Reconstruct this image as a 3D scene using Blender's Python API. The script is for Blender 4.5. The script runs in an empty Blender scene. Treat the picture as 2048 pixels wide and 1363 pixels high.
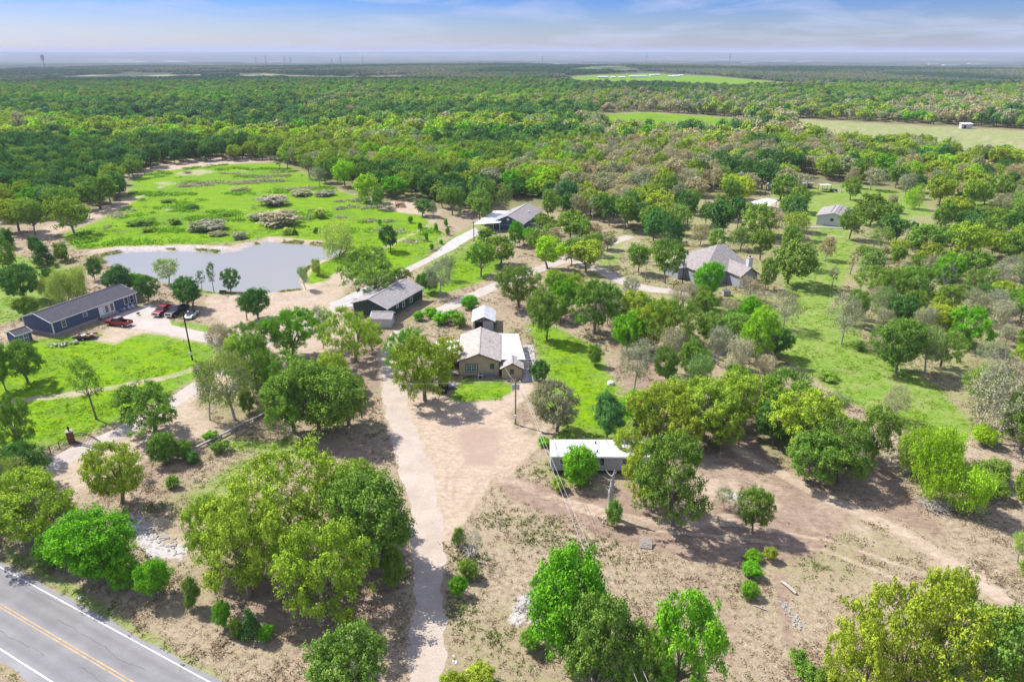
import bpy, math, random
import numpy as np
from mathutils import Vector, Matrix
R = math.radians
C = bpy.context.scene.collection
SC = bpy.context.scene
rng = np.random.default_rng(7)
random.seed(7)

# ------------------------------------------------------------------ camera
CAM_H, FPX = 55.0, 1365.33
PITCH = math.atan((681.5 - 106) / FPX)
cd = bpy.data.cameras.new('camera'); cam = bpy.data.objects.new('camera', cd); C.objects.link(cam)
cd.sensor_width = 36.0; cd.lens = 24.0; cd.clip_start = 1.0; cd.clip_end = 90000
cam.location = (0, 0, CAM_H); cam.rotation_euler = (math.pi / 2 - PITCH, 0, 0)
SC.camera = cam
# ------------------------------------------------------------------ world, sun, exposure
SUN_EL, SUN_DIR = R(50), Vector((-0.87, 0.50, 0)).normalized()      # horizontal direction towards the sun
SUN_STRENGTH, SKY_STRENGTH, EXPOSURE = 5.0, 0.10, 0.56
HAZE_DENSITY, HAZE_COLOR = 0.00009, (0.70, 0.78, 1.0)
world = bpy.data.worlds.new('World'); SC.world = world; world.use_nodes = True
nt = world.node_tree; nt.nodes.clear()
def N(tree, typ, **kw):
    n = tree.nodes.new(typ)
    for k, v in kw.items(): setattr(n, k, v)
    return n
sky = N(nt, 'ShaderNodeTexSky', sky_type='NISHITA'); sky.sun_disc = False
sky.sun_elevation = SUN_EL; sky.sun_rotation = math.atan2(SUN_DIR.x, SUN_DIR.y)
sky.air_density = 1.0; sky.dust_density = 1.0; sky.ozone_density = 3.0; sky.altitude = 100
bg = N(nt, 'ShaderNodeBackground'); bg.inputs[1].default_value = SKY_STRENGTH
wo = N(nt, 'ShaderNodeOutputWorld')
tc = N(nt, 'ShaderNodeTexCoord'); sp = N(nt, 'ShaderNodeSeparateXYZ'); nt.links.new(tc.outputs['Generated'], sp.inputs[0])
def wmath(op, a, b=None, clamp=False):
    m = N(nt, 'ShaderNodeMath', operation=op); m.use_clamp = clamp
    for i, v in enumerate((a, b)):
        if v is None: continue
        if isinstance(v, (int, float)): m.inputs[i].default_value = v
        else: nt.links.new(v, m.inputs[i])
    return m.outputs[0]
zc = wmath('MAXIMUM', sp.outputs[2], 0.0)
# the blue deepens quickly above a pale horizon
elev = wmath('MULTIPLY', zc, 9.0, True)
tint = N(nt, 'ShaderNodeValToRGB'); nt.links.new(elev, tint.inputs[0])
cr = tint.color_ramp; cr.elements[0].position = 0.0; cr.elements[0].color = (0.93, 0.93, 1.05, 1)
cr.elements[1].position = 0.85; cr.elements[1].color = (0.16, 0.36, 1.0, 1)
e = cr.elements.new(0.22); e.color = (0.66, 0.75, 1.06, 1)
e = cr.elements.new(0.55); e.color = (0.27, 0.49, 1.08, 1)
mul = N(nt, 'ShaderNodeMixRGB', blend_type='MULTIPLY'); mul.inputs[0].default_value = 1
nt.links.new(sky.outputs[0], mul.inputs[1]); nt.links.new(tint.outputs[0], mul.inputs[2])
# thin high cloud, laid out on a plane overhead
den = wmath('ADD', zc, 0.11)
cx_ = wmath('DIVIDE', sp.outputs[0], den); cy_ = wmath('DIVIDE', sp.outputs[1], den)
cmb = N(nt, 'ShaderNodeCombineXYZ'); nt.links.new(cx_, cmb.inputs[0]); nt.links.new(cy_, cmb.inputs[1])
cn = N(nt, 'ShaderNodeTexNoise'); cn.inputs['Scale'].default_value = 0.75; cn.inputs['Detail'].default_value = 7; cn.inputs['Roughness'].default_value = 0.6
cn.inputs['Distortion'].default_value = 0.4
nt.links.new(cmb.outputs[0], cn.inputs['Vector'])
crp = N(nt, 'ShaderNodeValToRGB'); cov = wmath('ADD', cn.outputs[0], wmath('MULTIPLY', wmath('SUBTRACT', zc, 0.10), 0.55, True)); nt.links.new(cov, crp.inputs[0])
crp.color_ramp.elements[0].position = 0.46; crp.color_ramp.elements[0].color = (0.0, 0.0, 0.0, 1)
crp.color_ramp.elements[1].position = 0.72; crp.color_ramp.elements[1].color = (0.85, 0.85, 0.85, 1)
cmix = N(nt, 'ShaderNodeMixRGB'); nt.links.new(crp.outputs[0], cmix.inputs[0]); nt.links.new(mul.outputs[0], cmix.inputs[1])
cmix.inputs[2].default_value = (4.3, 4.7, 6.3, 1)
nt.links.new(cmix.outputs[0], bg.inputs[0]); nt.links.new(bg.outputs[0], wo.inputs[0])
sl = bpy.data.lights.new('sun', 'SUN'); sl.energy = SUN_STRENGTH; sl.angle = R(0.5); sl.color = (1.0, 0.95, 0.87)
so = bpy.data.objects.new('sun', sl); C.objects.link(so)
sv = Vector((SUN_DIR.x * math.cos(SUN_EL), SUN_DIR.y * math.cos(SUN_EL), math.sin(SUN_EL)))
so.rotation_euler = sv.to_track_quat('Z', 'Y').to_euler(); so.location = (0, 0, 200)
SC.view_settings.view_transform = 'Standard'; SC.view_settings.look = 'None'
SC.view_settings.exposure = EXPOSURE; SC.view_settings.gamma = 1.0; SC.view_settings.use_curve_mapping = False
SC.render.engine = 'CYCLES'
cy = SC.cycles
cy.max_bounces = 5; cy.diffuse_bounces = 3; cy.glossy_bounces = 2; cy.transmission_bounces = 3; cy.volume_bounces = 0; cy.transparent_max_bounces = 8
cy.use_adaptive_sampling = True; cy.adaptive_threshold = 0.015
cy.use_denoising = True
SC.render.use_persistent_data = False

# ------------------------------------------------------------------ helpers: picture to ground
_c, _s = math.cos(PITCH), math.sin(PITCH)
def P(px, py, z=0.0):
    """ground point (height z) seen at a pixel of the 2048x1363 photograph"""
    u = (px - 1024) / FPX; t = (py - 681.5) / FPX
    k = (CAM_H - z) / (_s + t * _c)
    return (u * k, (_c - t * _s) * k)
def to_px(X, Y, Z):
    D = CAM_H - Z
    zc = Y * _c + D * _s; yc = D * _c - Y * _s
    return 1024 + FPX * X / zc, 681.5 + FPX * yc / zc
def h_at(Y, py):
    t = (py - 681.5) / FPX
    return CAM_H - Y * (_s + t * _c) / (_c - t * _s)
def PP(pts): return np.array([P(*p) for p in pts])

def poly_sd(X, Y, poly):
    """signed distance, positive inside"""
    n = len(poly); d2 = np.full(X.shape, 1e18); inside = np.zeros(X.shape, bool)
    for i in range(n):
        ax, ay = poly[i]; bx, by = poly[(i + 1) % n]
        ex, ey = bx - ax, by - ay; wx, wy = X - ax, Y - ay
        t = np.clip((wx * ex + wy * ey) / (ex * ex + ey * ey + 1e-12), 0, 1)
        d2 = np.minimum(d2, (wx - ex * t) ** 2 + (wy - ey * t) ** 2)
        c = (ay <= Y) != (by <= Y)
        with np.errstate(divide='ignore', invalid='ignore'):
            inside ^= c & (X < (bx - ax) * (Y - ay) / (by - ay + 1e-12) + ax)
    d = np.sqrt(d2); return np.where(inside, d, -d)
def line_d(X, Y, pts):
    d2 = np.full(X.shape, 1e18)
    for i in range(len(pts) - 1):
        ax, ay = pts[i]; bx, by = pts[i + 1]
        ex, ey = bx - ax, by - ay; wx, wy = X - ax, Y - ay
        t = np.clip((wx * ex + wy * ey) / (ex * ex + ey * ey + 1e-12), 0, 1)
        d2 = np.minimum(d2, (wx - ex * t) ** 2 + (wy - ey * t) ** 2)
    return np.sqrt(d2)
def smooth(a, b, x):
    t = np.clip((x - a) / (b - a), 0, 1); return t * t * (3 - 2 * t)
# value noise for layout
_perm = rng.random((256, 256))
def vnoise(X, Y, s):
    x = np.asarray(X) / s + 1000; y = np.asarray(Y) / s + 1000
    xi = np.floor(x).astype(int); yi = np.floor(y).astype(int); fx = x - xi; fy = y - yi
    fx = fx * fx * (3 - 2 * fx); fy = fy * fy * (3 - 2 * fy)
    g = lambda i, j: _perm[i & 255, j & 255]
    return (g(xi, yi) * (1 - fx) + g(xi + 1, yi) * fx) * (1 - fy) + (g(xi, yi + 1) * (1 - fx) + g(xi + 1, yi + 1) * fx) * fy
def fbm(X, Y, s, o=3):
    v = 0; a = 0.5; t = 0
    for i in range(o): v = v + a * vnoise(X + 37 * i, Y - 91 * i, s / 2 ** i); t += a; a *= .5
    return v / t

# ------------------------------------------------------------------ terrain
POND = PP([(196, 512), (240, 503), (300, 501), (380, 500), (440, 504), (480, 500), (510, 487), (540, 481), (600, 485), (650, 490), (700, 497),
           (672, 510), (630, 522), (604, 540), (596, 560), (606, 576), (560, 581), (480, 584), (430, 581), (380, 571), (320, 560), (260, 541), (215, 526)])
def gz(X, Y):
    X = np.asarray(X, float); Y = np.asarray(Y, float)
    r = np.hypot(X, Y)
    z = np.zeros(X.shape)
    far = smooth(450, 1800, r)
    z = z + far * (fbm(X, Y, 1500, 3) - 0.52) * 34 * smooth(300, 2600, r)
    z = z - smooth(3300, 5200, r) * (1 - smooth(9000, 16000, r)) * 42 * (0.7 + 0.6 * fbm(X, Y + 900, 2500, 2))
    z = z + smooth(11000, 21000, r) * (50 + 55 * fbm(X + 500, Y, 9000, 2))
    nearp = (X > -190) & (X < 10) & (Y > 120) & (Y < 260)
    if nearp.any():
        sd = poly_sd(X[nearp] if X.shape else X.reshape(1), Y[nearp] if Y.shape else Y.reshape(1), POND)
        dz = -1.3 * smooth(-1.6, 2.2, sd) + 0.35 * smooth(-9, -4, sd) * (1 - smooth(-4, -1.6, sd))
        if X.shape: z[nearp] += dz
        else: z = z + dz[0]
    return z
def gz1(x, y): return float(gz(np.array([x]), np.array([y]))[0])

# ------------------------------------------------------------------ materials
MATS = {}
def mat(name, col, rough=0.8, metal=0.0, noise=0.0, nscale=3.0, bump=0.0, spec=0.3, stretch=None, col2=None, coords='Object'):
    if name in MATS: return MATS[name]
    m = bpy.data.materials.new(name); m.use_nodes = True; t = m.node_tree
    b = t.nodes['Principled BSDF']; b.inputs['Roughness'].default_value = rough; b.inputs['Metallic'].default_value = metal
    b.inputs['Specular IOR Level'].default_value = spec
    b.inputs['Base Color'].default_value = (*col, 1)
    if noise or bump or col2:
        tcn = N(t, 'ShaderNodeTexCoord'); mp = N(t, 'ShaderNodeMapping'); t.links.new(tcn.outputs[coords], mp.inputs[0])
        if stretch: mp.inputs['Scale'].default_value = stretch
        no = N(t, 'ShaderNodeTexNoise'); no.inputs['Scale'].default_value = nscale; no.inputs['Detail'].default_value = 6; no.inputs['Roughness'].default_value = 0.65
        t.links.new(mp.outputs[0], no.inputs['Vector'])
        rp = N(t, 'ShaderNodeValToRGB'); t.links.new(no.outputs[0], rp.inputs[0])
        a = [max(0, c * (1 - noise)) for c in col]; bb = col2 if col2 else [min(1, c * (1 + noise)) for c in col]
        rp.color_ramp.elements[0].position = 0.32; rp.color_ramp.elements[0].color = (*a, 1)
        rp.color_ramp.elements[1].position = 0.68; rp.color_ramp.elements[1].color = (*bb, 1)
        t.links.new(rp.outputs[0], b.inputs['Base Color'])
        if bump:
            bn = N(t, 'ShaderNodeBump'); bn.inputs['Strength'].default_value = bump; bn.inputs['Distance'].default_value = 0.05
            t.links.new(no.outputs[0], bn.inputs['Height']); t.links.new(bn.outputs[0], b.inputs['Normal'])
    MATS[name] = m; return m

def leaf_mat(name, instanced):
    m = bpy.data.materials.new(name); m.use_nodes = True; t = m.node_tree; t.nodes.clear()
    out = N(t, 'ShaderNodeOutputMaterial')
    if instanced:
        a = N(t, 'ShaderNodeAttribute', attribute_type='INSTANCER', attribute_name='tint'); src = a.outputs['Color']
    else:
        a = N(t, 'ShaderNodeObjectInfo'); src = a.outputs['Color']
    v = N(t, 'ShaderNodeAttribute', attribute_type='GEOMETRY', attribute_name='leafvar')
    hsv = N(t, 'ShaderNodeHueSaturation'); t.links.new(src, hsv.inputs['Color'])
    mr = N(t, 'ShaderNodeMapRange'); t.links.new(v.outputs['Fac'], mr.inputs[0]); mr.inputs[3].default_value = 0.55; mr.inputs[4].default_value = 1.55
    t.links.new(mr.outputs[0], hsv.inputs['Value'])
    mh = N(t, 'ShaderNodeMapRange'); t.links.new(v.outputs['Fac'], mh.inputs[0]); mh.inputs[3].default_value = 0.515; mh.inputs[4].default_value = 0.485
    t.links.new(mh.outputs[0], hsv.inputs['Hue'])
    d = N(t, 'ShaderNodeBsdfDiffuse'); tr = N(t, 'ShaderNodeBsdfTranslucent'); mx = N(t, 'ShaderNodeMixShader'); mx.inputs[0].default_value = 0.20
    t.links.new(hsv.outputs[0], d.inputs[0]); t.links.new(hsv.outputs[0], tr.inputs[0])
    t.links.new(d.outputs[0], mx.inputs[1]); t.links.new(tr.outputs[0], mx.inputs[2])
    t.links.new(mx.outputs[0], out.inputs[0])
    return m
LEAF, LEAF_I = leaf_mat('leaves', False), leaf_mat('leaves_in_wood', True)
BARK = mat('bark', (0.21, 0.18, 0.15), 0.9, noise=0.4, nscale=6)
BARK_PALE = mat('bark_pale', (0.42, 0.39, 0.36), 0.9, noise=0.3, nscale=6)

# ------------------------------------------------------------------ mesh helpers
def np_mesh(name, V, F, mats, mi=None, attr=None, smooth_=False):
    """V (n,3), F (m,k) all same k"""
    me = bpy.data.meshes.new(name)
    V = np.asarray(V, np.float32); F = np.asarray(F, np.int32); k = F.shape[1]
    me.vertices.add(len(V)); me.vertices.foreach_set('co', V.ravel())
    me.loops.add(F.size); me.loops.foreach_set('vertex_index', F.ravel())
    me.polygons.add(len(F)); me.polygons.foreach_set('loop_start', np.arange(0, F.size, k, dtype=np.int32))
    me.polygons.foreach_set('loop_total', np.full(len(F), k, np.int32))
    if mi is not None: me.polygons.foreach_set('material_index', np.asarray(mi, np.int32))
    if smooth_: me.polygons.foreach_set('use_smooth', np.ones(len(F), bool))
    for m in mats: me.materials.append(m)
    if attr is not None:
        for an, arr in attr.items():
            arr = np.asarray(arr, np.float32)
            if arr.ndim == 1:
                a = me.attributes.new(an, 'FLOAT', 'POINT'); a.data.foreach_set('value', arr)
            elif arr.shape[1] == 3:
                a = me.attributes.new(an, 'FLOAT_VECTOR', 'POINT'); a.data.foreach_set('vector', arr.ravel())
            else:
                a = me.attributes.new(an, 'FLOAT_COLOR', 'POINT'); a.data.foreach_set('color', arr.ravel())
    me.update(calc_edges=True); me.validate()
    return me

class MB:
    """collects shapes and links them as one mesh object"""
    def __init__(s): s.v = []; s.f = []; s.m = []; s.mats = []
    def mi(s, m):
        if m is None: return 0
        if m not in s.mats: s.mats.append(m)
        return s.mats.index(m)
    def add(s, vs, fs, m=None):
        o = len(s.v); s.v += [tuple(p) for p in vs]; s.f += [tuple(i + o for i in f) for f in fs]; s.m += [s.mi(m)] * len(fs); return s
    def box(s, c, d, rz=0, m=None, taper=1.0, rot=None):
        hx, hy, hz = d[0] / 2, d[1] / 2, d[2] / 2
        M = rot if rot is not None else Matrix.Rotation(rz, 3, 'Z')
        vs = []
        for z in (-hz, hz):
            k = taper if z > 0 else 1
            for x, y in ((-hx, -hy), (hx, -hy), (hx, hy), (-hx, hy)): vs.append(M @ Vector((x * k, y * k, z)) + Vector(c))
        return s.add(vs, [(3, 2, 1, 0), (4, 5, 6, 7), (0, 1, 5, 4), (1, 2, 6, 5), (2, 3, 7, 6), (3, 0, 4, 7)], m)
    def prism(s, prof, y0, y1, m=None, axis='y'):
        """prof: list of (x,z), extruded along y (or x when axis='x')"""
        n = len(prof)
        f = (lambda a, b, c: (a, c, b)) if axis == 'y' else (lambda a, b, c: (c, a, b))
        vs = [f(p[0], p[1], y0) for p in prof] + [f(p[0], p[1], y1) for p in prof]
        fs = [tuple(range(n)), tuple(range(2 * n - 1, n - 1, -1))] + [(i, i + n, (i + 1) % n + n, (i + 1) % n) for i in range(n)]
        return s.add(vs, fs, m)
    def slab(s, quad, th, m=None):
        """a thick sheet: quad of 3D points (n-gon), thickness th downwards along its normal"""
        q = [Vector(p) for p in quad]; nrm = (q[1] - q[0]).cross(q[2] - q[0]).normalized()
        if nrm.z < 0: nrm = -nrm
        n = len(q); vs = q + [p - nrm * th for p in q]
        fs = [tuple(range(n)), tuple(range(2 * n - 1, n - 1, -1))] + [(i, i + n, (i + 1) % n + n, (i + 1) % n) for i in range(n)]
        return s.add(vs, fs, m)
    def tube(s, pts, rad, n=6, m=None, cap=True):
        pts = [Vector(p) for p in pts]; o = []; fs = []
        if not hasattr(rad, '__len__'): rad = [rad] * len(pts)
        for i, p in enumerate(pts):
            d = (pts[min(i + 1, len(pts) - 1)] - pts[max(i - 1, 0)]).normalized()
            a = d.orthogonal().normalized() if i == 0 else (a - d * a.dot(d)).normalized()
            b = d.cross(a)
            for k in range(n):
                an = 2 * math.pi * k / n; o.append(p + (a * math.cos(an) + b * math.sin(an)) * rad[i])
        for i in range(len(pts) - 1):
            for k in range(n): fs.append((i * n + k, i * n + (k + 1) % n, (i + 1) * n + (k + 1) % n, (i + 1) * n + k))
        if cap: fs.append(tuple(range(n - 1, -1, -1))); fs.append(tuple((len(pts) - 1) * n + k for k in range(n)))
        return s.add(o, fs, m)
    def cyl(s, c, r, h, n=12, m=None, r2=None, axis='z'):
        d = {'z': Vector((0, 0, 1)), 'y': Vector((0, 1, 0)), 'x': Vector((1, 0, 0))}[axis]
        return s.tube([Vector(c) - d * h / 2, Vector(c) + d * h / 2], [r, r if r2 is None else r2], n, m)
    def mesh(s, name):
        me = bpy.data.meshes.new(name); me.from_pydata(s.v, [], s.f)
        for m in s.mats: me.materials.append(m)
        if len(s.mats) > 1: me.polygons.foreach_set('material_index', s.m)
        import bmesh
        bm = bmesh.new(); bm.from_mesh(me); bmesh.ops.recalc_face_normals(bm, faces=bm.faces); bm.to_mesh(me); bm.free()
        return me
    def build(s, name, m=None, parent=None, loc=None, rz=None):
        if m is not None and not s.mats: s.mats = [m]
        o = bpy.data.objects.new(name, s.mesh(name)); C.objects.link(o)
        if parent is not None: o.parent = parent
        if loc is not None: o.location = loc
        if rz is not None: o.rotation_euler = (0, 0, rz)
        return o
def tag(o, label=None, cat=None, group=None, kind=None):
    if label: o['label'] = label
    if cat: o['category'] = cat
    if group: o['group'] = group
    if kind: o['kind'] = kind
    return o
def empty(name, loc, rz=0, label=None, cat=None, group=None):
    o = bpy.data.objects.new(name, None); C.objects.link(o); o.location = loc; o.rotation_euler = (0, 0, rz); o.empty_display_size = 0.5
    return tag(o, label, cat, group)
def objm(name, me, parent=None, loc=(0, 0, 0), rz=0, scale=None):
    o = bpy.data.objects.new(name, me); C.objects.link(o); o.location = loc; o.rotation_euler = (0, 0, rz)
    if scale: o.scale = scale
    if parent is not None: o.parent = parent
    return o
def copy_tree(src, loc, rz, label=None, group=None, scale=None, name=None):
    c = src.copy(); C.objects.link(c); c.location = loc; c.rotation_euler = (0, 0, rz)
    if label: c['label'] = label
    if group: c['group'] = group
    if scale: c.scale = scale
    for ch in src.children:
        d = ch.copy(); C.objects.link(d); d.parent = c
        for g in ch.children:
            k = g.copy(); C.objects.link(k); k.parent = d
    return c
# ------------------------------------------------------------------ ground sheet
def ground_coords():
    ys = [18.0]
    while ys[-1] < 420: ys.append(ys[-1] * 1.0052 + 0.02)
    while ys[-1] < 40000: ys.append(ys[-1] * 1.028)
    ys = np.array([-60.0, -20, 5] + ys)
    us = np.concatenate([[-6, -3, -1.8, -1.35], np.linspace(-1.1, 1.1, 560), [1.35, 1.8, 3, 6]])
    Yg, U = np.meshgrid(ys, us, indexing='ij')
    Xg = U * (np.maximum(Yg, 20) + 14)
    return Xg, Yg
LUSH = [  # (pixel polygon, softness m, weight)
 ([(0, 690), (60, 680), (200, 664), (330, 668), (440, 690), (425, 735), (330, 795), (230, 845), (130, 885), (50, 905), (-150, 940), (-150, 720)], 3, 1),
 ([(120, 470), (200, 440), (250, 400), (262, 360), (310, 340), (400, 333), (470, 326), (560, 326), (610, 345), (690, 385), (770, 405), (850, 432), (890, 470), (850, 520), (780, 560), (690, 560), (650, 590), (600, 590), (590, 520), (640, 500), (560, 478), (380, 492), (200, 496), (150, 500)], 5, 1.0),
 ([(850, 600), (960, 565), (1010, 530), (980, 480), (950, 480), (900, 520), (830, 550)], 3, 1),
 ([(890, 805), (925, 757), (1000, 760), (1060, 785), (1010, 805), (960, 812)], 2, 1),
 ([(1050, 650), (1085, 640), (1190, 690), (1230, 760), (1290, 800), (1250, 880), (1140, 870), (1060, 800), (1090, 760), (1072, 700)], 3, .95),
 ([(1540, 380), (1700, 368), (1830, 385), (1870, 430), (1760, 445), (1700, 450), (1715, 500), (1700, 540), (1670, 600), (1650, 660), (1740, 740), (1860, 820), (1890, 880), (1780, 840), (1650, 770), (1540, 700), (1570, 640), (1580, 600), (1560, 560), (1600, 500), (1640, 450), (1560, 420)], 4, 1.0),
 ([(1380, 600), (1480, 592), (1640, 640), (1620, 700), (1500, 680), (1400, 660)], 3, .95),
 ([(1100, 480), (1400, 400), (2060, 350), (2060, 860), (1960, 880), (1700, 760), (1500, 760), (1250, 660), (1120, 620)], 12, .46),
 ([(1600, 640), (1690, 600), (1740, 700), (1880, 770), (1960, 860), (1900, 890), (1780, 850), (1640, 770)], 3, .9), ([(330, 1010), (450, 920), (600, 880), (640, 900), (520, 960), (420, 1060)], 3, .56),
 ([(1180, 380), (1420, 350), (1420, 420), (1250, 450)], 5, .5),
 ([(430, 572), (560, 584), (562, 592), (420, 590), (330, 572)], 1.0, 1.2),
 ([(1900, 395), (2100, 400), (2100, 470), (1980, 450), (1900, 430)], 5, .9),
 ([(1190, 470), (1260, 480), (1240, 530), (1190, 530)], 3, .7),
 ([(-150, 470), (90, 520), (130, 620), (0, 650), (-150, 660)], 4, .8),
 ([(0, 600), (60, 620), (170, 560), (120, 520), (0, 520)], 4, .8),
 ([(1130, 158), (1180, 150), (1300, 145), (1420, 149), (1640, 167), (1640, 170), (1500, 170), (1300, 166), (1180, 163)], 25, 1.3),
 ([(1180, 229), (1300, 225), (1480, 237), (1440, 262), (1250, 262), (1190, 245)], 8, 1.0),
 ([(540, 880), (600, 870), (620, 910), (560, 925), (500, 905), (440, 900), (460, 870)], 3, .8),
 ([(0, 1075), (120, 1140), (300, 1255), (470, 1363), (420, 1363), (200, 1240), (0, 1120)], 2, .68),
 ([(880, 480), (960, 440), (1000, 450), (950, 500), (850, 560), (830, 550)], 3, .6),
 ([(330, 640), (420, 650), (430, 668), (340, 652)], 1.5, 1),
 ([(1060, 880), (1110, 930), (1200, 975), (1150, 990), (1080, 950)], 2.5, .5),
 ([(1590, 238), (1700, 244), (1850, 252), (2060, 262), (2060, 300), (1950, 310), (1800, 296), (1650, 286), (1600, 262)], 8, .66),
]
DIRT = [
 ([(755, 700), (800, 690), (812, 760), (870, 790), (920, 805), (1000, 800), (1050, 765), (1070, 772), (1012, 830), (1030, 860), (1075, 880), (1040, 930), (985, 960), (930, 1040), (895, 1090), (845, 1050), (812, 960), (785, 880), (768, 790)], 1.6, 1.3),
 ([(430, 590), (560, 578), (640, 565), (690, 535), (712, 560), (670, 610), (720, 650), (700, 700), (620, 715), (500, 760), (400, 800), (440, 870), (330, 900), (250, 940), (200, 970), (100, 1010), (-60, 1060), (-60, 970), (140, 900), (260, 850), (430, 755), (470, 690), (440, 660), (400, 600)], 2.5, .85),
 ([(300, 640), (215, 655), (180, 680), (230, 690), (290, 665), (420, 690), (440, 670)], 1.5, .8),
 ([(180, 500), (240, 494), (380, 490), (460, 494), (540, 474), (640, 482), (700, 490), (700, 505), (640, 530), (612, 560), (640, 590), (570, 588), (600, 562), (560, 570), (420, 574), (260, 545), (180, 520)], 1.5, .9),
 ([(1380, 925), (1450, 900), (1560, 955), (1750, 1035), (1900, 1110), (2100, 1220), (2100, 1330), (1950, 1215), (1800, 1120), (1600, 1050), (1450, 1000)], 3.5, .42),
 ([(1250, 560), (1300, 590), (1400, 600), (1380, 640), (1300, 620), (1240, 580)], 3, .7),
 ([(1850, 860), (1960, 870), (2100, 880), (2100, 960), (1960, 930), (1880, 900)], 3, .5),
 ([(440, 330), (560, 322), (600, 318), (590, 308), (440, 312), (330, 325), (250, 350), (240, 362), (300, 345)], 4, .9),
 ([(345, 344), (400, 338), (440, 342), (400, 352), (350, 352)], 4, .62), ([(300, 366), (330, 362), (360, 366), (330, 374)], 3, .6), ([(306, 378), (326, 368), (335, 376)], 2, .5), ([(460, 340), (500, 334), (530, 336), (490, 344)], 3, .5), ([(300, 420), (360, 412), (370, 418), (310, 424)], 2, .5),
 ([(260, 395), (290, 390), (240, 420), (150, 452), (110, 470), (60, 480), (80, 455), (200, 415)], 3, 1.0),
 ([(760, 408), (800, 400), (850, 412), (850, 432), (800, 425), (765, 418)], 2.5, 1.0),
 ([(1590, 238), (1700, 244), (1850, 252), (2060, 262), (2060, 300), (1950, 310), (1800, 296), (1650, 286), (1600, 262)], 8, .43),
 ([(1050, 530), (1120, 510), (1240, 470), (1300, 470), (1260, 500), (1120, 560)], 3, .5),
 ([(1420, 400), (1560, 395), (1580, 440), (1440, 440)], 3, .7),
 ([(330, 1030), (430, 1090), (400, 1130), (300, 1120), (250, 1050)], 2, .6),
 ([(1360, 940), (1480, 960), (1500, 1000), (1420, 1000)], 2, .8),
]
BROWN = [
 ([(905, 870), (940, 845), (1000, 855), (1012, 900), (990, 935), (930, 930)], 1.4, .9),
 ([(985, 950), (1090, 965), (1200, 988), (1262, 975), (1440, 850), (1500, 860), (1570, 950), (1720, 1010), (1640, 1110), (1500, 1130), (1400, 1120), (1260, 1092), (1180, 1062), (1020, 1000)], 1.6, 1.2),
 ([(1750, 900), (1830, 980), (1900, 1080), (1780, 1040), (1700, 980)], 2, 1.0),
 ([(1030, 870), (1090, 860), (1060, 820), (1030, 780), (1010, 830)], 2, .7),
 ([(440, 1010), (560, 920), (700, 880), (790, 860), (800, 900), (700, 930), (560, 960)], 2, .7),
 ([(1340, 1140), (1440, 1130), (1460, 1200), (1500, 1300), (1420, 1363), (1360, 1200)], 3, .7),
 ([(430, 1150), (600, 1080), (800, 1120), (810, 1230), (650, 1280), (480, 1260)], 2.5, .9),
 ([(560, 600), (640, 590), (660, 620), (600, 640)], 3, .5),
 ([(700, 680), (790, 640), (780, 760), (700, 860), (680, 760)], 3, .8),
 ([(1240, 690), (1320, 700), (1320, 800), (1230, 790)], 3, .8),
 ([(1020, 560), (1060, 600), (1200, 620), (1230, 680), (1100, 640), (990, 620)], 3, .6),
 ([(250, 1190), (440, 1240), (420, 1270), (300, 1225)], 1.5, .5),
 ([(260, 900), (400, 870), (440, 900), (330, 1000), (240, 1020)], 2.5, .6),
 ([(1230, 880), (1440, 1060), (1300, 1080), (1180, 1000)], 2.5, .4),
]
TRACK = [  # polyline, half width m, kind, weight
 ([(0, 805), (100, 795), (200, 780), (330, 755), (420, 728), (450, 700)], 1.3, 'd', .62),
 ([(0, 672), (60, 650), (100, 630)], 1.5, 'd', .9),
 ([(700, 535), (760, 500), (860, 450), (880, 420)], 1.4, 'd', .55),
 ([(1640, 470), (1760, 480), (1850, 490)], 1.4, 'd', .6), ([(1690, 452), (1800, 458), (1880, 470)], 1.4, 'd', .7),
 ([(1480, 900), (1640, 990), (1800, 1060), (1960, 1160), (2080, 1260)], 1.2, 'd', .8),
 ([(1000, 950), (1120, 1000), (1260, 1040), (1380, 1050), (1560, 1010)], 1.0, 'd', .55),
 ([(850, 915), (930, 900), (1010, 880), (1060, 850)], .8, 'd', .7),
 ([(1000, 960), (1060, 900), (1100, 840)], .8, 'd', .8),
 ([(1590, 246), (1760, 262), (1900, 262), (2040, 290)], 3.0, 'd', .6), ([(1780, 300), (1900, 305), (2040, 310)], 2.6, 'd', .9), ([(1690, 283), (1800, 292)], 2.6, 'd', .8),
 ([(1560, 1150), (1570, 1220), (1580, 1290)], .6, 'b', .9), ([(905, 1000), (915, 940), (960, 900), (1010, 905)], .35, 'b', .7), ([(890, 1010), (895, 930), (950, 870), (1000, 840), (1040, 790)], .3, 'b', .6), ([(930, 1010), (960, 960), (1040, 930), (1080, 900)], .35, 'b', .7), ([(840, 800), (900, 840), (960, 835), (1030, 800)], .3, 'b', .5), ([(870, 870), (940, 905), (1000, 930), (1100, 985)], .35, 'b', .6), ([(1120, 1010), (1300, 1060), (1480, 1075), (1650, 1100), (1850, 1180), (2060, 1320)], .35, 'd', .8), ([(1120, 995), (1300, 1040), (1480, 1050), (1660, 1080), (1860, 1150), (2070, 1280)], .35, 'd', .8),
]
ROCK = [([(245, 1030), (280, 1022), (300, 1060), (330, 1085), (380, 1095), (360, 1115), (300, 1115), (265, 1075)], .7, 1.2),
        ([(-40, 975), (60, 950), (110, 955), (60, 1000), (-40, 1010)], 1.2, 1.0), ([(1450, 985), (1485, 985), (1490, 1002), (1455, 1003)], .6, 1.0),
        ([(1030, 1185), (1080, 1180), (1075, 1250), (1010, 1260)], 1.2, .8), ([(200, 508), (240, 496), (380, 492), (470, 496), (540, 476), (560, 484), (470, 506), (380, 502), (240, 507)], 1.0, .8)]
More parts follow.
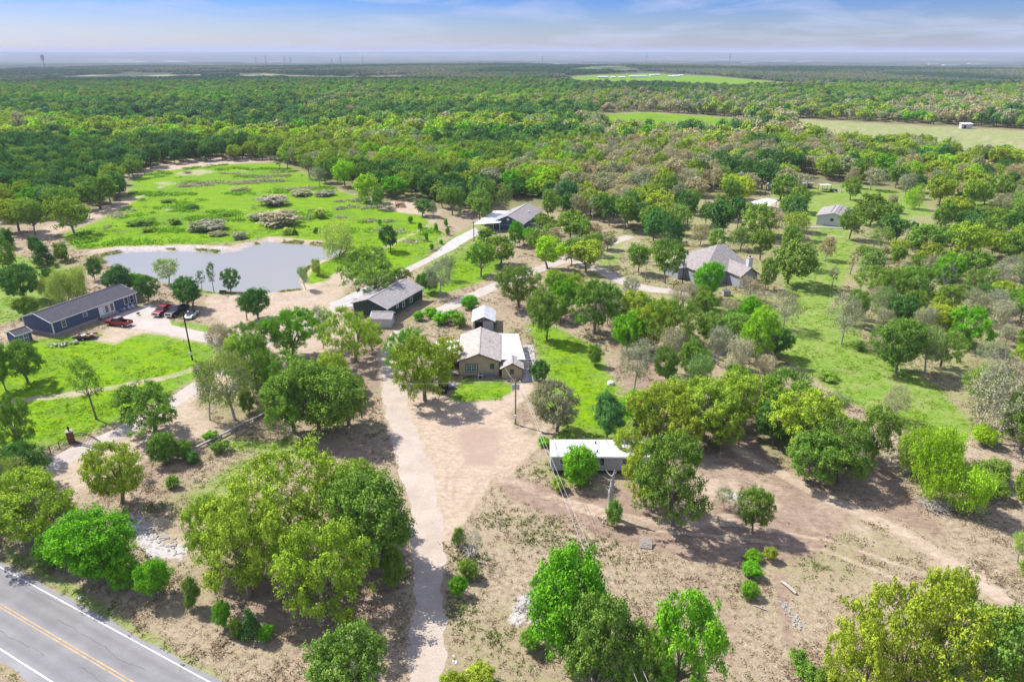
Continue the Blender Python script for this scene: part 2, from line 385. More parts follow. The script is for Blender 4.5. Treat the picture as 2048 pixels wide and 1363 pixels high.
FOREST_FLOOR_TOP = 455
def mask_fields(X, Y):
    lush = np.zeros(X.shape); dirt = np.zeros(X.shape); brown = np.zeros(X.shape); rock = np.zeros(X.shape)
    for arr, lst in ((lush, LUSH), (dirt, DIRT), (brown, BROWN), (rock, ROCK)):
        for poly, soft, w in lst:
            q = PP(poly); m = soft + 2
            s = (X > q[:, 0].min() - m) & (X < q[:, 0].max() + m) & (Y > q[:, 1].min() - m) & (Y < q[:, 1].max() + m)
            if s.any(): arr[s] = np.maximum(arr[s], w * smooth(-soft, soft, poly_sd(X[s], Y[s], q)))
    for pl, hw, k, w in TRACK:
        q = PP(pl); m = hw + 3
        s = (X > q[:, 0].min() - m) & (X < q[:, 0].max() + m) & (Y > q[:, 1].min() - m) & (Y < q[:, 1].max() + m)
        if s.any():
            arr = dirt if k == 'd' else brown
            arr[s] = np.maximum(arr[s], w * (1 - smooth(hw * .4, hw * 1.6, line_d(X[s], Y[s], q))))
    return lush, dirt, brown, rock
Xg, Yg = ground_coords()
nr, nc = Xg.shape
Xf, Yf = Xg.ravel(), Yg.ravel()
lush, dirt, brown, rock = mask_fields(Xf, Yf)
rut = np.zeros(len(Xf))
for pl_, soft_, w_ in [([(905, 870), (940, 845), (1000, 855), (1012, 900), (990, 935), (930, 930)], 1.6, .75), ([(900, 930), (960, 940), (1040, 950), (1000, 985), (920, 960)], 1.5, .45)]: rut = np.maximum(rut, w_ * smooth(-soft_, soft_, poly_sd(Xf, Yf, PP(pl_))))
for pl_, hw_, w_ in [([(905, 1000), (915, 940), (960, 900), (1010, 905)], .3, .6), ([(890, 1010), (895, 930), (950, 870), (1000, 840), (1040, 790)], .3, .5), ([(930, 1010), (960, 960), (1040, 930), (1080, 900)], .35, .6), ([(840, 800), (900, 840), (960, 835), (1030, 800)], .3, .45), ([(868, 1363), (868, 1200), (866, 1080), (850, 960), (822, 880)], .22, .33), ([(846, 1363), (847, 1200), (846, 1080), (838, 980), (808, 880)], .22, .33),
    ([(640, 590), (560, 600), (480, 625), (440, 640)], .4, .5), ([(650, 600), (600, 640), (560, 700)], .35, .5), ([(720, 560), (680, 580), (640, 575), (600, 590)], .4, .5)]: rut = np.maximum(rut, w_ * (1 - smooth(hw_ * .4, hw_ * 2, line_d(Xf, Yf, PP(pl_)))))
wood = smooth(215, 290, Yf + 40 * (fbm(Xf, Yf, 60) - .5)) * (1 - np.clip(lush + dirt, 0, 1))
Zf = gz(Xf, Yf)
Zf = Zf + 0.10 * (fbm(Xf, Yf, 6, 3) - .5) * smooth(0, 1, 1 - np.clip(dirt, 0, 1)) * (Yf < 420) * 0.0
idx = np.arange(nr * nc).reshape(nr, nc)
Fg = np.stack([idx[:-1, :-1], idx[:-1, 1:], idx[1:, 1:], idx[1:, :-1]], -1).reshape(-1, 4)
ones = np.ones(len(Xf))

def ground_material():
    m = bpy.data.materials.new('ground_soil_and_grass'); m.use_nodes = True; t = m.node_tree
    b = t.nodes['Principled BSDF']; b.inputs['Roughness'].default_value = 0.95; b.inputs['Specular IOR Level'].default_value = 0.1
    L = t.links.new
    geo = N(t, 'ShaderNodeNewGeometry')
    def noise(scale, detail=5, rough=.62, stretch=None, dist=0.0):
        n = N(t, 'ShaderNodeTexNoise'); n.inputs['Scale'].default_value = scale; n.inputs['Detail'].default_value = detail
        n.inputs['Roughness'].default_value = rough; n.inputs['Distortion'].default_value = dist
        src = geo.outputs['Position']
        if stretch:
            mp = N(t, 'ShaderNodeMapping'); L(src, mp.inputs[0]); mp.inputs['Scale'].default_value = stretch[0]; mp.inputs['Rotation'].default_value = (0, 0, stretch[1]); src = mp.outputs[0]
        L(src, n.inputs['Vector']); return n.outputs[0]
    def ramp(f, stops, interp='LINEAR'):
        r = N(t, 'ShaderNodeValToRGB'); L(f, r.inputs[0]); cr = r.color_ramp; cr.interpolation = interp
        cr.elements[0].position = stops[0][0]; cr.elements[0].color = (*stops[0][1], 1)
        cr.elements[1].position = stops[-1][0]; cr.elements[1].color = (*stops[-1][1], 1)
        for p, c in stops[1:-1]: e = cr.elements.new(p); e.color = (*c, 1)
        return r.outputs[0]
    def mth(op, a, bb, cl=False):
        n = N(t, 'ShaderNodeMath', operation=op); n.use_clamp = cl
        for i, v in enumerate((a, bb)):
            if isinstance(v, (int, float)): n.inputs[i].default_value = v
            else: L(v, n.inputs[i])
        return n.outputs[0]
    def mix(f, a, bb):
        n = N(t, 'ShaderNodeMixRGB'); 
        if isinstance(f, (int, float)): n.inputs[0].default_value = f
        else: L(f, n.inputs[0])
        for i, v in ((1, a), (2, bb)):
            if isinstance(v, tuple): n.inputs[i].default_value = (*v, 1)
            else: L(v, n.inputs[i])
        return n.outputs[0]
    def at(name):
        n = N(t, 'ShaderNodeAttribute', attribute_type='GEOMETRY', attribute_name=name); return n.outputs['Fac']
    def edge(f, nz, amp, lo, hi):
        v = mth('ADD', f, mth('MULTIPLY', mth('SUBTRACT', nz, 0.5), amp))
        r = N(t, 'ShaderNodeMapRange'); r.interpolation_type = 'SMOOTHSTEP'; L(v, r.inputs[0]); r.inputs[1].default_value = lo; r.inputs[2].default_value = hi
        return r.outputs[0]
    n_big, n_mid, n_fine, n_tuft = noise(0.035, 4), noise(0.22, 6, .65, dist=.4), noise(1.6, 6, .7), noise(5.5, 4, .7)
    n_far = noise(0.0045, 8, .6)
    streak = noise(0.8, 6, .65, ((0.6, 1.3, 1), R(25)), 1.2)
    dry = mix(n_mid, ramp(n_fine, [(.36, (.17, .125, .085)), (.5, (.34, .265, .19)), (.64, (.52, .425, .33))]), ramp(n_tuft, [(.36, (.14, .11, .065)), (.5, (.30, .245, .16)), (.66, (.47, .39, .29))]))
    dry = mix(mth('MULTIPLY', edge(n_big, n_fine, .8, .48, .72), .7), dry, ramp(n_fine, [(.38, (.09, .12, .03)), (.64, (.26, .28, .09))]))
    lv = mix(n_big, ramp(n_fine, [(.38, (.075, .20, .003)), (.64, (.20, .34, .005))]), ramp(streak, [(.38, (.07, .20, .003)), (.5, (.17, .31, .005)), (.64, (.31, .35, .01))]))
    lm = mix(n_big, ramp(n_fine, [(.38, (.09, .20, .015)), (.64, (.21, .34, .035))]), ramp(streak, [(.38, (.07, .17, .02)), (.5, (.17, .27, .04)), (.64, (.32, .33, .12))]))
    lm = mix(mth('MULTIPLY', edge(n_mid, n_tuft, 1.4, .46, .74), .7), lm, (.33, .29, .16))
    lv = mix(mth('MULTIPLY', edge(n_mid, n_tuft, 1.0, .52, .72), .55), lv, (.27, .29, .05))
    lv = mix(mth('MULTIPLY', edge(n_big, n_mid, 1.3, .44, .66), .75), lv, ramp(n_fine, [(.38, (.06, .15, .01)), (.64, (.14, .27, .02))]))
    lu = mix(at('vivid'), lm, lv)
    dc = mix(n_mid, ramp(n_fine, [(.38, (.30, .23, .165)), (.62, (.48, .385, .295))]), ramp(streak, [(.38, (.35, .275, .205)), (.62, (.53, .435, .345))]))
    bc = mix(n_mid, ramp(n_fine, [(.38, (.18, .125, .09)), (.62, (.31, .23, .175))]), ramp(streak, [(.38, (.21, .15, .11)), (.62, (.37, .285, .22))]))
    rc = ramp(n_fine, [(.38, (.22, .20, .20)), (.5, (.48, .45, .44)), (.62, (.44, .42, .41))])
    wc = mix(n_big, ramp(n_fine, [(.38, (.12, .09, .055)), (.62, (.34, .27, .19))]), ramp(n_mid, [(.4, (.09, .13, .03)), (.62, (.22, .24, .08))]))
    c = mix(edge(at('wood'), n_mid, 2.0, .25, .75), dry, wc)
    c = mix(edge(at('lush'), mix_n(mth, n_mid, n_tuft), 1.7, .25, .75), c, lu)
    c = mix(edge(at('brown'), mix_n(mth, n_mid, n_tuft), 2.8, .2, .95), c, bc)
    c = mix(edge(at('dirt'), mix_n(mth, n_mid, n_tuft), 2.6, .25, .85), c, dc)
    c = mix(edge(at('rut'), mix_n(mth, n_mid, n_tuft), 1.6, .2, .9), c, mix(n_fine, (.30, .21, .16), (.40, .31, .25)))
    c = mix(edge(at('rock'), mix_n(mth, n_mid, n_fine), 2.6, .45, .8), c, rc)
    # far country: woods, pastures and pale fields too distant to build
    cell = N(t, 'ShaderNodeTexVoronoi'); cell.inputs['Scale'].default_value = 0.0011; L(geo.outputs['Position'], cell.inputs['Vector'])
    sepc = N(t, 'ShaderNodeSeparateColor'); L(cell.outputs['Color'], sepc.inputs[0])
    fc = ramp(sepc.outputs[0], [(0, (.045, .07, .03)), (.62, (.06, .09, .035)), (.70, (.16, .24, .06)), (.85, (.30, .30, .17)), (.93, (.07, .10, .04)), (1.0, (.05, .08, .03))], 'CONSTANT')
    fc = mix(edge(n_far, n_big, .2, .40, .52), fc, ramp(n_big, [(.3, (.035, .06, .025)), (.7, (.08, .11, .045))]))
    c = mix(at('farland'), c, fc)
    L(c, b.inputs['Base Color'])
    bn = N(t, 'ShaderNodeBump'); bn.inputs['Strength'].default_value = 0.55; bn.inputs['Distance'].default_value = 0.12
    L(mth('ADD', n_fine, mth('MULTIPLY', n_tuft, .5)), bn.inputs['Height']); L(bn.outputs[0], b.inputs['Normal'])
    return m
def mix_n(mth, a, b): return mth('ADD', mth('MULTIPLY', a, .6), mth('MULTIPLY', b, .4))
GROUND_M = ground_material()
vivid = np.zeros(len(Xf))
for pl_ in (LUSH[0][0], LUSH[1][0], LUSH[2][0], LUSH[3][0], LUSH[4][0], LUSH[-8][0], LUSH[-7][0]): vivid = np.maximum(vivid, smooth(-4, 6, poly_sd(Xf, Yf, PP(pl_))))
farland = smooth(1500, 2600, np.hypot(Xf, Yf)) * (1 - np.clip(lush, 0, 1))
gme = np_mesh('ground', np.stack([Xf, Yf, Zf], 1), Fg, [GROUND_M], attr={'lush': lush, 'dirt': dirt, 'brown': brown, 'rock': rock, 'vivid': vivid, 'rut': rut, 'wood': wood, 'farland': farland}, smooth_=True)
ground = objm('ground', gme); tag(ground, kind='structure')

# ------------------------------------------------------------------ flat sheets: roads, drives, water
PAVED = []
def sheet(name, pts_px, z, material, wobble=0.0, seg=0.8, kind='structure', world_pts=None):
    import bmesh
    q = world_pts if world_pts is not None else PP(pts_px)
    if name in ('lane', 'parking_apron', 'gravel_driveway'): PAVED.append(np.array(q))
    out = []
    n = len(q)
    for i in range(n):
        a, b = np.array(q[i]), np.array(q[(i + 1) % n]); L = np.hypot(*(b - a)); k = max(1, int(L / seg))
        nx, ny = (b - a)[1] / (L + 1e-9), -(b - a)[0] / (L + 1e-9)
        for j in range(k):
            p = a + (b - a) * j / k; w = wobble * (fbm(p[0], p[1], 2.2, 3) - .5) * 2
            out.append((p[0] + nx * w, p[1] + ny * w))
    bm = bmesh.new(); vs = [bm.verts.new((x, y, z)) for x, y in out]
    f = bm.faces.new(vs); bmesh.ops.triangulate(bm, faces=[f]); bm.normal_update()
    for fa in bm.faces:
        if fa.normal.z < 0: fa.normal_flip()
    me = bpy.data.meshes.new(name); bm.to_mesh(me); bm.free(); me.materials.append(material)
    return tag(objm(name, me), kind=kind)
def strip_pts(center_px, hw):
    """outline of a band of half width hw (m) along a polyline given in pixels"""
    q = [np.array(p) for p in PP(center_px)]; Lp, Rp = [], []
    for i, p in enumerate(q):
        d = q[min(i + 1, len(q) - 1)] - q[max(i - 1, 0)]; d = d / np.hypot(*d); w = hw[i] if hasattr(hw, '__len__') else hw
        Lp.append(p + np.array((-d[1], d[0])) * w); Rp.append(p - np.array((-d[1], d[0])) * w)
    return Lp + Rp[::-1]
def catmull(px, k=6):
    p = [np.array(a, float) for a in px]; p = [2 * p[0] - p[1]] + p + [2 * p[-1] - p[-2]]; o = []
    for i in range(1, len(p) - 2):
        for j in range(k):
            t = j / k; o.append(tuple(0.5 * (2 * p[i] + (p[i + 1] - p[i - 1]) * t + (2 * p[i - 1] - 5 * p[i] + 4 * p[i + 1] - p[i + 2]) * t * t + (-p[i - 1] + 3 * p[i] - 3 * p[i + 1] + p[i + 2]) * t ** 3)))
    o.append(tuple(p[-2])); return o
def paving(name, c1, c2, bump=.3, fine=3.0, crack=False):
    m = bpy.data.materials.new(name); m.use_nodes = True; t = m.node_tree; L = t.links.new
    b = t.nodes['Principled BSDF']; b.inputs['Roughness'].default_value = .9; b.inputs['Specular IOR Level'].default_value = .2
    geo = N(t, 'ShaderNodeNewGeometry')
    def nz(s, d=6, r=.65):
        n = N(t, 'ShaderNodeTexNoise'); n.inputs['Scale'].default_value = s; n.inputs['Detail'].default_value = d; n.inputs['Roughness'].default_value = r; L(geo.outputs['Position'], n.inputs['Vector']); return n.outputs[0]
    a, f = nz(.28, 5), nz(fine, 6, .75)
    ad = N(t, 'ShaderNodeMath', operation='ADD'); L(a, ad.inputs[0]); L(f, ad.inputs[1])
    rp = N(t, 'ShaderNodeValToRGB'); hf = N(t, 'ShaderNodeMath', operation='MULTIPLY'); hf.inputs[1].default_value = .5; L(ad.outputs[0], hf.inputs[0]); L(hf.outputs[0], rp.inputs[0])
    rp.color_ramp.elements[0].position = .36; rp.color_ramp.elements[0].color = (*c1, 1); rp.color_ramp.elements[1].position = .62; rp.color_ramp.elements[1].color = (*c2, 1)
    L(rp.outputs[0], b.inputs['Base Color'])
    bn = N(t, 'ShaderNodeBump'); bn.inputs['Strength'].default_value = bump; bn.inputs['Distance'].default_value = .04; L(f, bn.inputs['Height']); L(bn.outputs[0], b.inputs['Normal'])
    return m
ASPHALT = paving('asphalt', (.19, .187, .195), (.28, .275, .285), .25, 9)
GRAVEL = paving('gravel', (.34, .28, .235), (.50, .43, .37), .6, 4)
CALICHE = paving('caliche', (.35, .30, .27), (.50, .445, .405), .6, 3)
CONCRETE = paving('concrete', (.36, .345, .345), (.50, .485, .48), .2, 2)
# the two-lane road (tyres have darkened two bands in each lane) in the lower left corner
ra, rb = np.array(P(0, 1133)), np.array(P(420, 1363)); rd = (rb - ra) / np.hypot(*(rb - ra)); rn = np.array((rd[1], -rd[0]))   # rn points away from the verge
_t = ASPHALT.node_tree; _g = N(_t, 'ShaderNodeNewGeometry'); _d = N(_t, 'ShaderNodeVectorMath', operation='DOT_PRODUCT'); _t.links.new(_g.outputs['Position'], _d.inputs[0]); _d.inputs[1].default_value = (rn[0], rn[1], 0)
_a = N(_t, 'ShaderNodeMath', operation='SUBTRACT'); _t.links.new(_d.outputs['Value'], _a.inputs[0]); _a.inputs[1].default_value = float(ra @ rn); _b = N(_t, 'ShaderNodeMath', operation='DIVIDE'); _t.links.new(_a.outputs[0], _b.inputs[0]); _b.inputs[1].default_value = 7.0
_r = N(_t, 'ShaderNodeValToRGB'); _t.links.new(_b.outputs[0], _r.inputs[0]); _e = _r.color_ramp.elements; _e[0].position = 0; _e[0].color = (1.08, 1.08, 1.08, 1); _e[1].position = 1; _e[1].color = (1.08, 1.08, 1.08, 1)
for _p, _v in ((.07, 1.0), (.14, .84), (.23, .98), (.36, .84), (.46, 1.04), (.56, .98), (.64, .86), (.75, 1.0), (.86, .86), (.94, 1.02)): _q = _e.new(_p); _q.color = (_v, _v, _v, 1)
_m = N(_t, 'ShaderNodeMixRGB', blend_type='MULTIPLY'); _m.inputs[0].default_value = 1; _bs = _t.nodes['Principled BSDF']; _src = _bs.inputs['Base Color'].links[0].from_socket; _t.links.new(_src, _m.inputs[1]); _t.links.new(_r.outputs[0], _m.inputs[2]); _t.links.new(_m.outputs[0], _bs.inputs['Base Color'])
road0 = ra - rd * 90; road1 = rb + rd * 60
def band(o0, o1, wob=0.0, a=road0, b=road1): return [a + rn * o0, b + rn * o0, b + rn * o1, a + rn * o1]
RW = 7.7
sheet('road', None, 0.012, ASPHALT, 0.28, 0.5, world_pts=band(-0.55, RW))
PAINT_W = mat('road_paint_white', (.58, .58, .58), .7, noise=.3, nscale=2.0)
PAINT_Y = mat('road_paint_yellow', (.44, .31, .16), .7, noise=.3, nscale=2.0)
for nm, o, w, mt in (('edge_line', -0.05, .14, PAINT_W), ('edge_line', 6.75, .14, PAINT_W), ('centre_line', 3.25, .12, PAINT_Y), ('centre_line', 3.55, .12, PAINT_Y)):
    s_ = sheet(nm, None, 0.017, mt, 0.015, 0.7, world_pts=band(o, o + w)); s_.parent = bpy.data.objects['road']; del s_['kind']
cr_m = mat('crack_filler', (.13, .125, .13), .9)
for (o, s0, s1) in ((1.0, 88, 104), (5.6, 90, 108), (1.9, 104, 118), (4.6, 112, 126)):
    pts = []; off = o
    for s in np.arange(s0, s1, .45): off += random.uniform(-.10, .10); pts.append(road0 + rd * s + rn * off)
    w_ = [random.uniform(.012, .035) for p in pts]; mb = MB()
    for i in range(len(pts) - 1): mb.add([(*(pts[i] - rn * w_[i]), .0185), (*(pts[i + 1] - rn * w_[i + 1]), .0185), (*(pts[i + 1] + rn * w_[i + 1]), .0185), (*(pts[i] + rn * w_[i]), .0185)], [(0, 1, 2, 3)])
    c_ = mb.build('crack', cr_m, bpy.data.objects['road'])

# gravel drive from the road up to the houses
drive = catmull([(856, 1500), (856, 1363), (857, 1220), (856, 1120), (852, 1040), (838, 960), (812, 880), (792, 800), (782, 740), (790, 690), (800, 660)], 6)
wid = np.interp(np.arange(len(drive)), [0, 18, 26, 32, 40, 50, 60], [1.75, 1.75, 1.9, 2.3, 2.0, 1.7, 1.6])
sheet('gravel_driveway', None, 0.008, GRAVEL, 0.7, 0.35, world_pts=strip_pts(drive, wid))
sheet('lane', None, 0.010, CALICHE, 0.10, 0.6, world_pts=strip_pts(catmull([(-80, 1010), (30, 965), (150, 905), (260, 855), (360, 795), (430, 745), (500, 700), (580, 668), (640, 635), (690, 600), (740, 575), (810, 542), (870, 512), (915, 484)], 5), np.interp(np.arange(66), [0, 30, 50, 60, 66], [2.0, 1.6, 1.5, 1.5, 2.4])))
sheet('parking_apron', [(215, 640), (262, 618), (300, 608), (322, 615), (345, 650), (365, 655), (440, 670), (436, 690), (330, 668), (290, 660), (235, 655)], 0.014, CALICHE, 0.25, .6)
sheet('lane', [(905, 478), (950, 455), (962, 466), (940, 478), (905, 500), (880, 512), (870, 505)], 0.014, CONCRETE, 0.1, .8)
sheet('lane', None, 0.012, CALICHE, 0.25, 0.8, world_pts=strip_pts(catmull([(868, 628), (910, 608), (950, 590), (1000, 568), (1060, 545), (1120, 523), (1190, 496), (1262, 472)], 4), 2.0))
sheet('lane', None, 0.012, CALICHE, 0.25, 0.8, world_pts=strip_pts(catmull([(1150, 522), (1200, 540), (1245, 562), (1290, 576), (1350, 582), (1385, 575), (1420, 570)], 4), 2.2))
sheet('parking_apron', [(655, 608), (700, 590), (738, 570), (762, 580), (735, 598), (712, 612), (690, 614)], 0.018, CONCRETE, 0.05, .8)

# pond
wm = bpy.data.materials.new('pond_water'); wm.use_nodes = True; t = wm.node_tree; b = t.nodes['Principled BSDF']
b.inputs['Base Color'].default_value = (.30, .295, .245, 1); b.inputs['Roughness'].default_value = .08; b.inputs['IOR'].default_value = 1.33; b.inputs['Specular IOR Level'].default_value = 1.0
geo = N(t, 'ShaderNodeNewGeometry'); nn = N(t, 'ShaderNodeTexNoise'); nn.inputs['Scale'].default_value = 1.4; nn.inputs['Detail'].default_value = 5; t.links.new(geo.outputs['Position'], nn.inputs['Vector'])
bn = N(t, 'ShaderNodeBump'); bn.inputs['Strength'].default_value = .25; bn.inputs['Distance'].default_value = .05; t.links.new(nn.outputs[0], bn.inputs['Height']); t.links.new(bn.outputs[0], b.inputs['Normal'])
cen = POND.mean(0)
wp = [p + (p - cen) / np.hypot(*(p - cen)) * 2.2 for p in POND]
sheet('pond_water', None, -0.42, wm, 0, 2, world_pts=wp)
# ------------------------------------------------------------------ trees
def leaf_quads(pos, nrm, size, var, aspect=0.62, droop=None):
    n = len(pos)
    nrm = nrm / (np.linalg.norm(nrm, axis=1, keepdims=True) + 1e-9)
    r = rng.normal(size=(n, 3)) if droop is None else droop + rng.normal(size=(n, 3)) * .35
    a = np.cross(nrm, np.cross(r, nrm)) if droop is not None else np.cross(nrm, r)
    a /= np.linalg.norm(a, axis=1, keepdims=True) + 1e-9
    b = np.cross(nrm, a); s = (size * rng.uniform(.65, 1.35, n))[:, None]
    V = np.stack([pos + a * s * .5, pos + b * s * .5 * aspect, pos - a * s * .5, pos - b * s * .5 * aspect + nrm * s * .12], 1).reshape(-1, 3)
    return V, np.arange(4 * n).reshape(n, 4), np.repeat(var, 4)

def tree_proto(kind, seed, Rr=5.5, Hh=8.5, nclump=110, ntuft=8, nleaf=20, leaf=.24, clumpr=.95, tuftr=.34, trunkh=.26, openness=.15, flat=.42, limbs=6, tr=.24, pale=False, droop=False, sides=5, limbvis=1.0, cone=False, multi=1, twigs=0):
    """returns (trunk mesh, crown mesh); a crown of Rr radius and Hh height"""
    global rng
    keep = rng; rng = np.random.default_rng(seed)
    lob = rng.normal(size=(7, 3)); lob[:, 2] *= .5; lob /= np.linalg.norm(lob, axis=1, keepdims=True); lw = rng.uniform(-.75, .38, 7)
    def rad(d): return 1 + (np.clip(d @ lob.T, 0, 1) ** 3 * lw).sum(1)
    cz = Hh * (1 - flat * .98); rz = Hh * flat
    pts = []; tries = 0; mind = clumpr * .72
    while len(pts) < nclump and tries < 200:
        tries += 1
        d = rng.normal(size=(400, 3)); d[:, 2] = d[:, 2] * .9 + .22; d /= np.linalg.norm(d, axis=1, keepdims=True)
        rr = rng.uniform(.28, 1, 400) ** .45 * rad(d)
        p = d * rr[:, None] * np.array([Rr - clumpr * .6, Rr - clumpr * .6, rz - clumpr * .3])
        if cone:
            zt = rng.uniform(0, 1, 400) ** 1.3; an = rng.uniform(0, 6.283, 400); rad_ = (1 - zt) ** .8 * Rr * rng.uniform(.75, 1, 400)
            p = np.stack([rad_ * np.cos(an), rad_ * np.sin(an), zt * Hh * .92 + .3 - cz], 1)
        p[:, 2] += cz
        # holes: drop clumps where a coarse noise is low
        hole = np.sin(p[:, 0] * 1.15 + seed) * np.sin(p[:, 1] * 1.05 + seed * 1.7) * np.sin(p[:, 2] * 1.3 + seed * .6)
        for q, hv in zip(p, hole):
            if q[2] < Hh * .13 or hv < -1 + openness * 1.6 - .1 and openness > .02: continue
            if all((q[0] - o[0]) ** 2 + (q[1] - o[1]) ** 2 + (q[2] - o[2]) ** 2 > mind ** 2 for o in pts): pts.append(q)
            if len(pts) >= nclump: break
    pts = np.array(pts); pts = pts[np.argsort(np.linalg.norm(pts - np.array([0, 0, Hh * trunkh]), axis=1))]
    # skeleton
    mb = MB(); nodes = []  # (pos, radius)
    th = Hh * trunkh; lean = rng.normal(size=2) * .35
    for k in range(multi):
        off = np.array([rng.normal() * .3, rng.normal() * .3, 0]) * (multi > 1)
        t0 = np.array([0, 0, -.15]) + off; t1 = np.array([lean[0] * .4, lean[1] * .4, th * .5]) + off * 2; t2 = np.array([lean[0], lean[1], th]) + off * 3.5
        rr = tr / (multi ** .5)
        mb.tube([t0, t0 * .7 + t1 * .3, t1, t2], [rr * 1.5, rr * 1.05, rr * .95, rr * .8], sides + 2)
        for q, r in ((t1, rr * .9), (t2, rr * .8)):
            nodes.append((q, r))
    top = nodes[-1][0]
    az0 = rng.uniform(0, 6.28)
    for i in range(limbs):
        az = az0 + i * 6.283 / limbs + rng.normal() * .25; el = rng.uniform(.35, 1.15) if i < limbs - 1 else 1.5
        if cone: el = 1.5
        tgt = top + np.array([math.cos(az) * math.cos(el) * Rr * .72, math.sin(az) * math.cos(el) * Rr * .72, math.sin(el) * (Hh - th) * .62])
        st = nodes[(2 * i + 1) % len(nodes)][0] if multi > 1 else top
        prev = st; path = [st]
        for j in range(1, 5):
            q = st + (tgt - st) * j / 4 + rng.normal(size=3) * .22 * np.array([1, 1, .6]); q[2] += .25 * math.sin(j / 4 * 3.14); path.append(q)
        rs = [tr * .55 * (1 - .78 * j / 4) for j in range(5)]
        mb.tube(path, rs, sides)
        for j in range(1, 5): nodes.append((path[j], rs[j]))
    NP = np.array([n_[0] for n_ in nodes]); NR = [n_[1] for n_ in nodes]
    for q in pts:
        dv = NP - q; dd = np.linalg.norm(dv, axis=1) + (dv[:, 2] > 0) * .8
        i = int(np.argmin(dd)); a = NP[i]; r0 = min(NR[i] * .62, .085)
        if np.linalg.norm(a - q) > .25:
            m_ = (a + q) / 2 + rng.normal(size=3) * .14 + np.array([0, 0, .06])
            mb.tube([a, m_, q], [max(r0, .03), max(r0 * .7, .022), .014], 4 if sides > 4 else 3, cap=False)
            NP = np.vstack([NP, m_, q]); NR += [r0 * .75, r0 * .5]
        for _ in range(twigs):
            e_ = q + rng.normal(size=3) * clumpr * .85; mb.tube([q, (q + e_) / 2 + rng.normal(size=3) * .08, e_], [.016, .012, .006], 3, cap=False)
    tm = mb.mesh('trunk'); tm.materials.append(BARK_PALE if pale else BARK)
    # leaves
    cr_ = clumpr * rng.uniform(.7, 1.25, len(pts))
    cv = rng.uniform(.15, .85, len(pts))
    T = np.repeat(pts, ntuft, 0); tcn = np.repeat(np.arange(len(pts)), ntuft)
    dr = rng.normal(size=T.shape); dr[:, 2] += .25; dr /= np.linalg.norm(dr, axis=1, keepdims=True)
    T = T + dr * (cr_[tcn] * rng.uniform(.45, 1, len(T)))[:, None] * np.array([1, 1, .5])
    if nleaf > 0:
        Lp = np.repeat(T, nleaf, 0); ti = np.repeat(np.arange(len(T)), nleaf)
        g = rng.normal(size=Lp.shape) * tuftr * .62
        if droop: g[:, 2] = -np.abs(rng.normal(size=len(g))) * tuftr * 2.4
        Lp = Lp + g
        out = (Lp - pts[tcn[ti]]); out /= np.linalg.norm(out, axis=1, keepdims=True) + 1e-6
        nrm = out * .85 + np.array([0, 0, .5]) + rng.normal(size=Lp.shape) * .42
        var = np.clip(cv[tcn[ti]] * .45 + np.repeat(rng.uniform(0, 1, len(T)), nleaf) * .3 + rng.uniform(0, 1, len(Lp)) * .3, 0, 1)
        dz = np.tile(np.array([[0, 0, -1.0]]), (len(Lp), 1)) if droop else None
        V, F, var4 = leaf_quads(Lp, nrm, leaf, var, .62 if not droop else .35, dz)
        cm = np_mesh('crown', V, F, [LEAF], attr={'leafvar': var4})
    else: cm = None
    rng = keep
    return tm, cm

HI, MID = {}, {}
HI['oak'] = [tree_proto('oak', 11 + i, 6.2, 8.8, 175, 7, 17, .23, .86, .27, .24, .72, .42, 10, .34) for i in range(4)]
HI['dense'] = [tree_proto('dense', 31 + i, 5.2, 8.6, 165, 8, 18, .23, .86, .30, .22, .36, .44, 8, .26) for i in range(3)]
HI['sparse'] = [tree_proto('sparse', 51 + i, 5.2, 8.8, 95, 6, 9, .22, .95, .42, .28, .3, .40, 7, .22, pale=True, twigs=5) for i in range(2)]
HI['willow'] = [tree_proto('willow', 61 + i, 4.6, 8.0, 90, 8, 16, .30, .95, .34, .2, .15, .44, 6, .2, droop=True, multi=2) for i in range(2)]
HI['bush'] = [tree_proto('bush', 71 + i, 2.6, 3.6, 75, 9, 17, .17, .55, .23, .10, .2, .50, 6, .09, multi=3) for i in range(3)]
HI['thin'] = [tree_proto('thin', 81 + i, 2.8, 9.0, 34, 7, 12, .22, .75, .32, .38, .2, .36, 5, .17) for i in range(2)]
MID['oak'] = [tree_proto('oak', 111 + i, 5.6, 8.6, 95, 6, 10, .40, .95, .36, .24, .45, .40, 7, .26, sides=4) for i in range(5)]
MID['dense'] = [tree_proto('dense', 131 + i, 5.0, 8.6, 88, 6, 11, .40, .95, .38, .22, .22, .45, 6, .24, sides=4) for i in range(3)]
MID['sparse'] = [tree_proto('sparse', 151 + i, 5.2, 8.6, 75, 6, 7, .34, 1.0, .45, .26, .25, .42, 7, .22, pale=True, sides=4, twigs=3) for i in range(3)]
MID['willow'] = [tree_proto('willow', 161, 4.8, 8.0, 70, 7, 10, .42, 1.0, .4, .2, .12, .45, 6, .2, droop=True, multi=2, sides=4)]
MID['bush'] = [tree_proto('bush', 171 + i, 2.6, 3.4, 36, 7, 10, .32, .66, .3, .08, .05, .5, 4, .08, multi=3, sides=3) for i in range(3)]
MID['cedar'] = [tree_proto('cedar', 181, 2.2, 6.2, 70, 6, 9, .3, .6, .3, .1, 0, .5, 1, .14, cone=True, sides=4)]
HI['cedar'] = MID['cedar']
MID['thin'] = HI['thin']
bare_ = [tree_proto('bare', 91 + i, 4.2, 8.2, 60, 1, 0, .2, .9, .3, .28, .2, .4, 7, .24, pale=True, twigs=6) for i in range(2)]
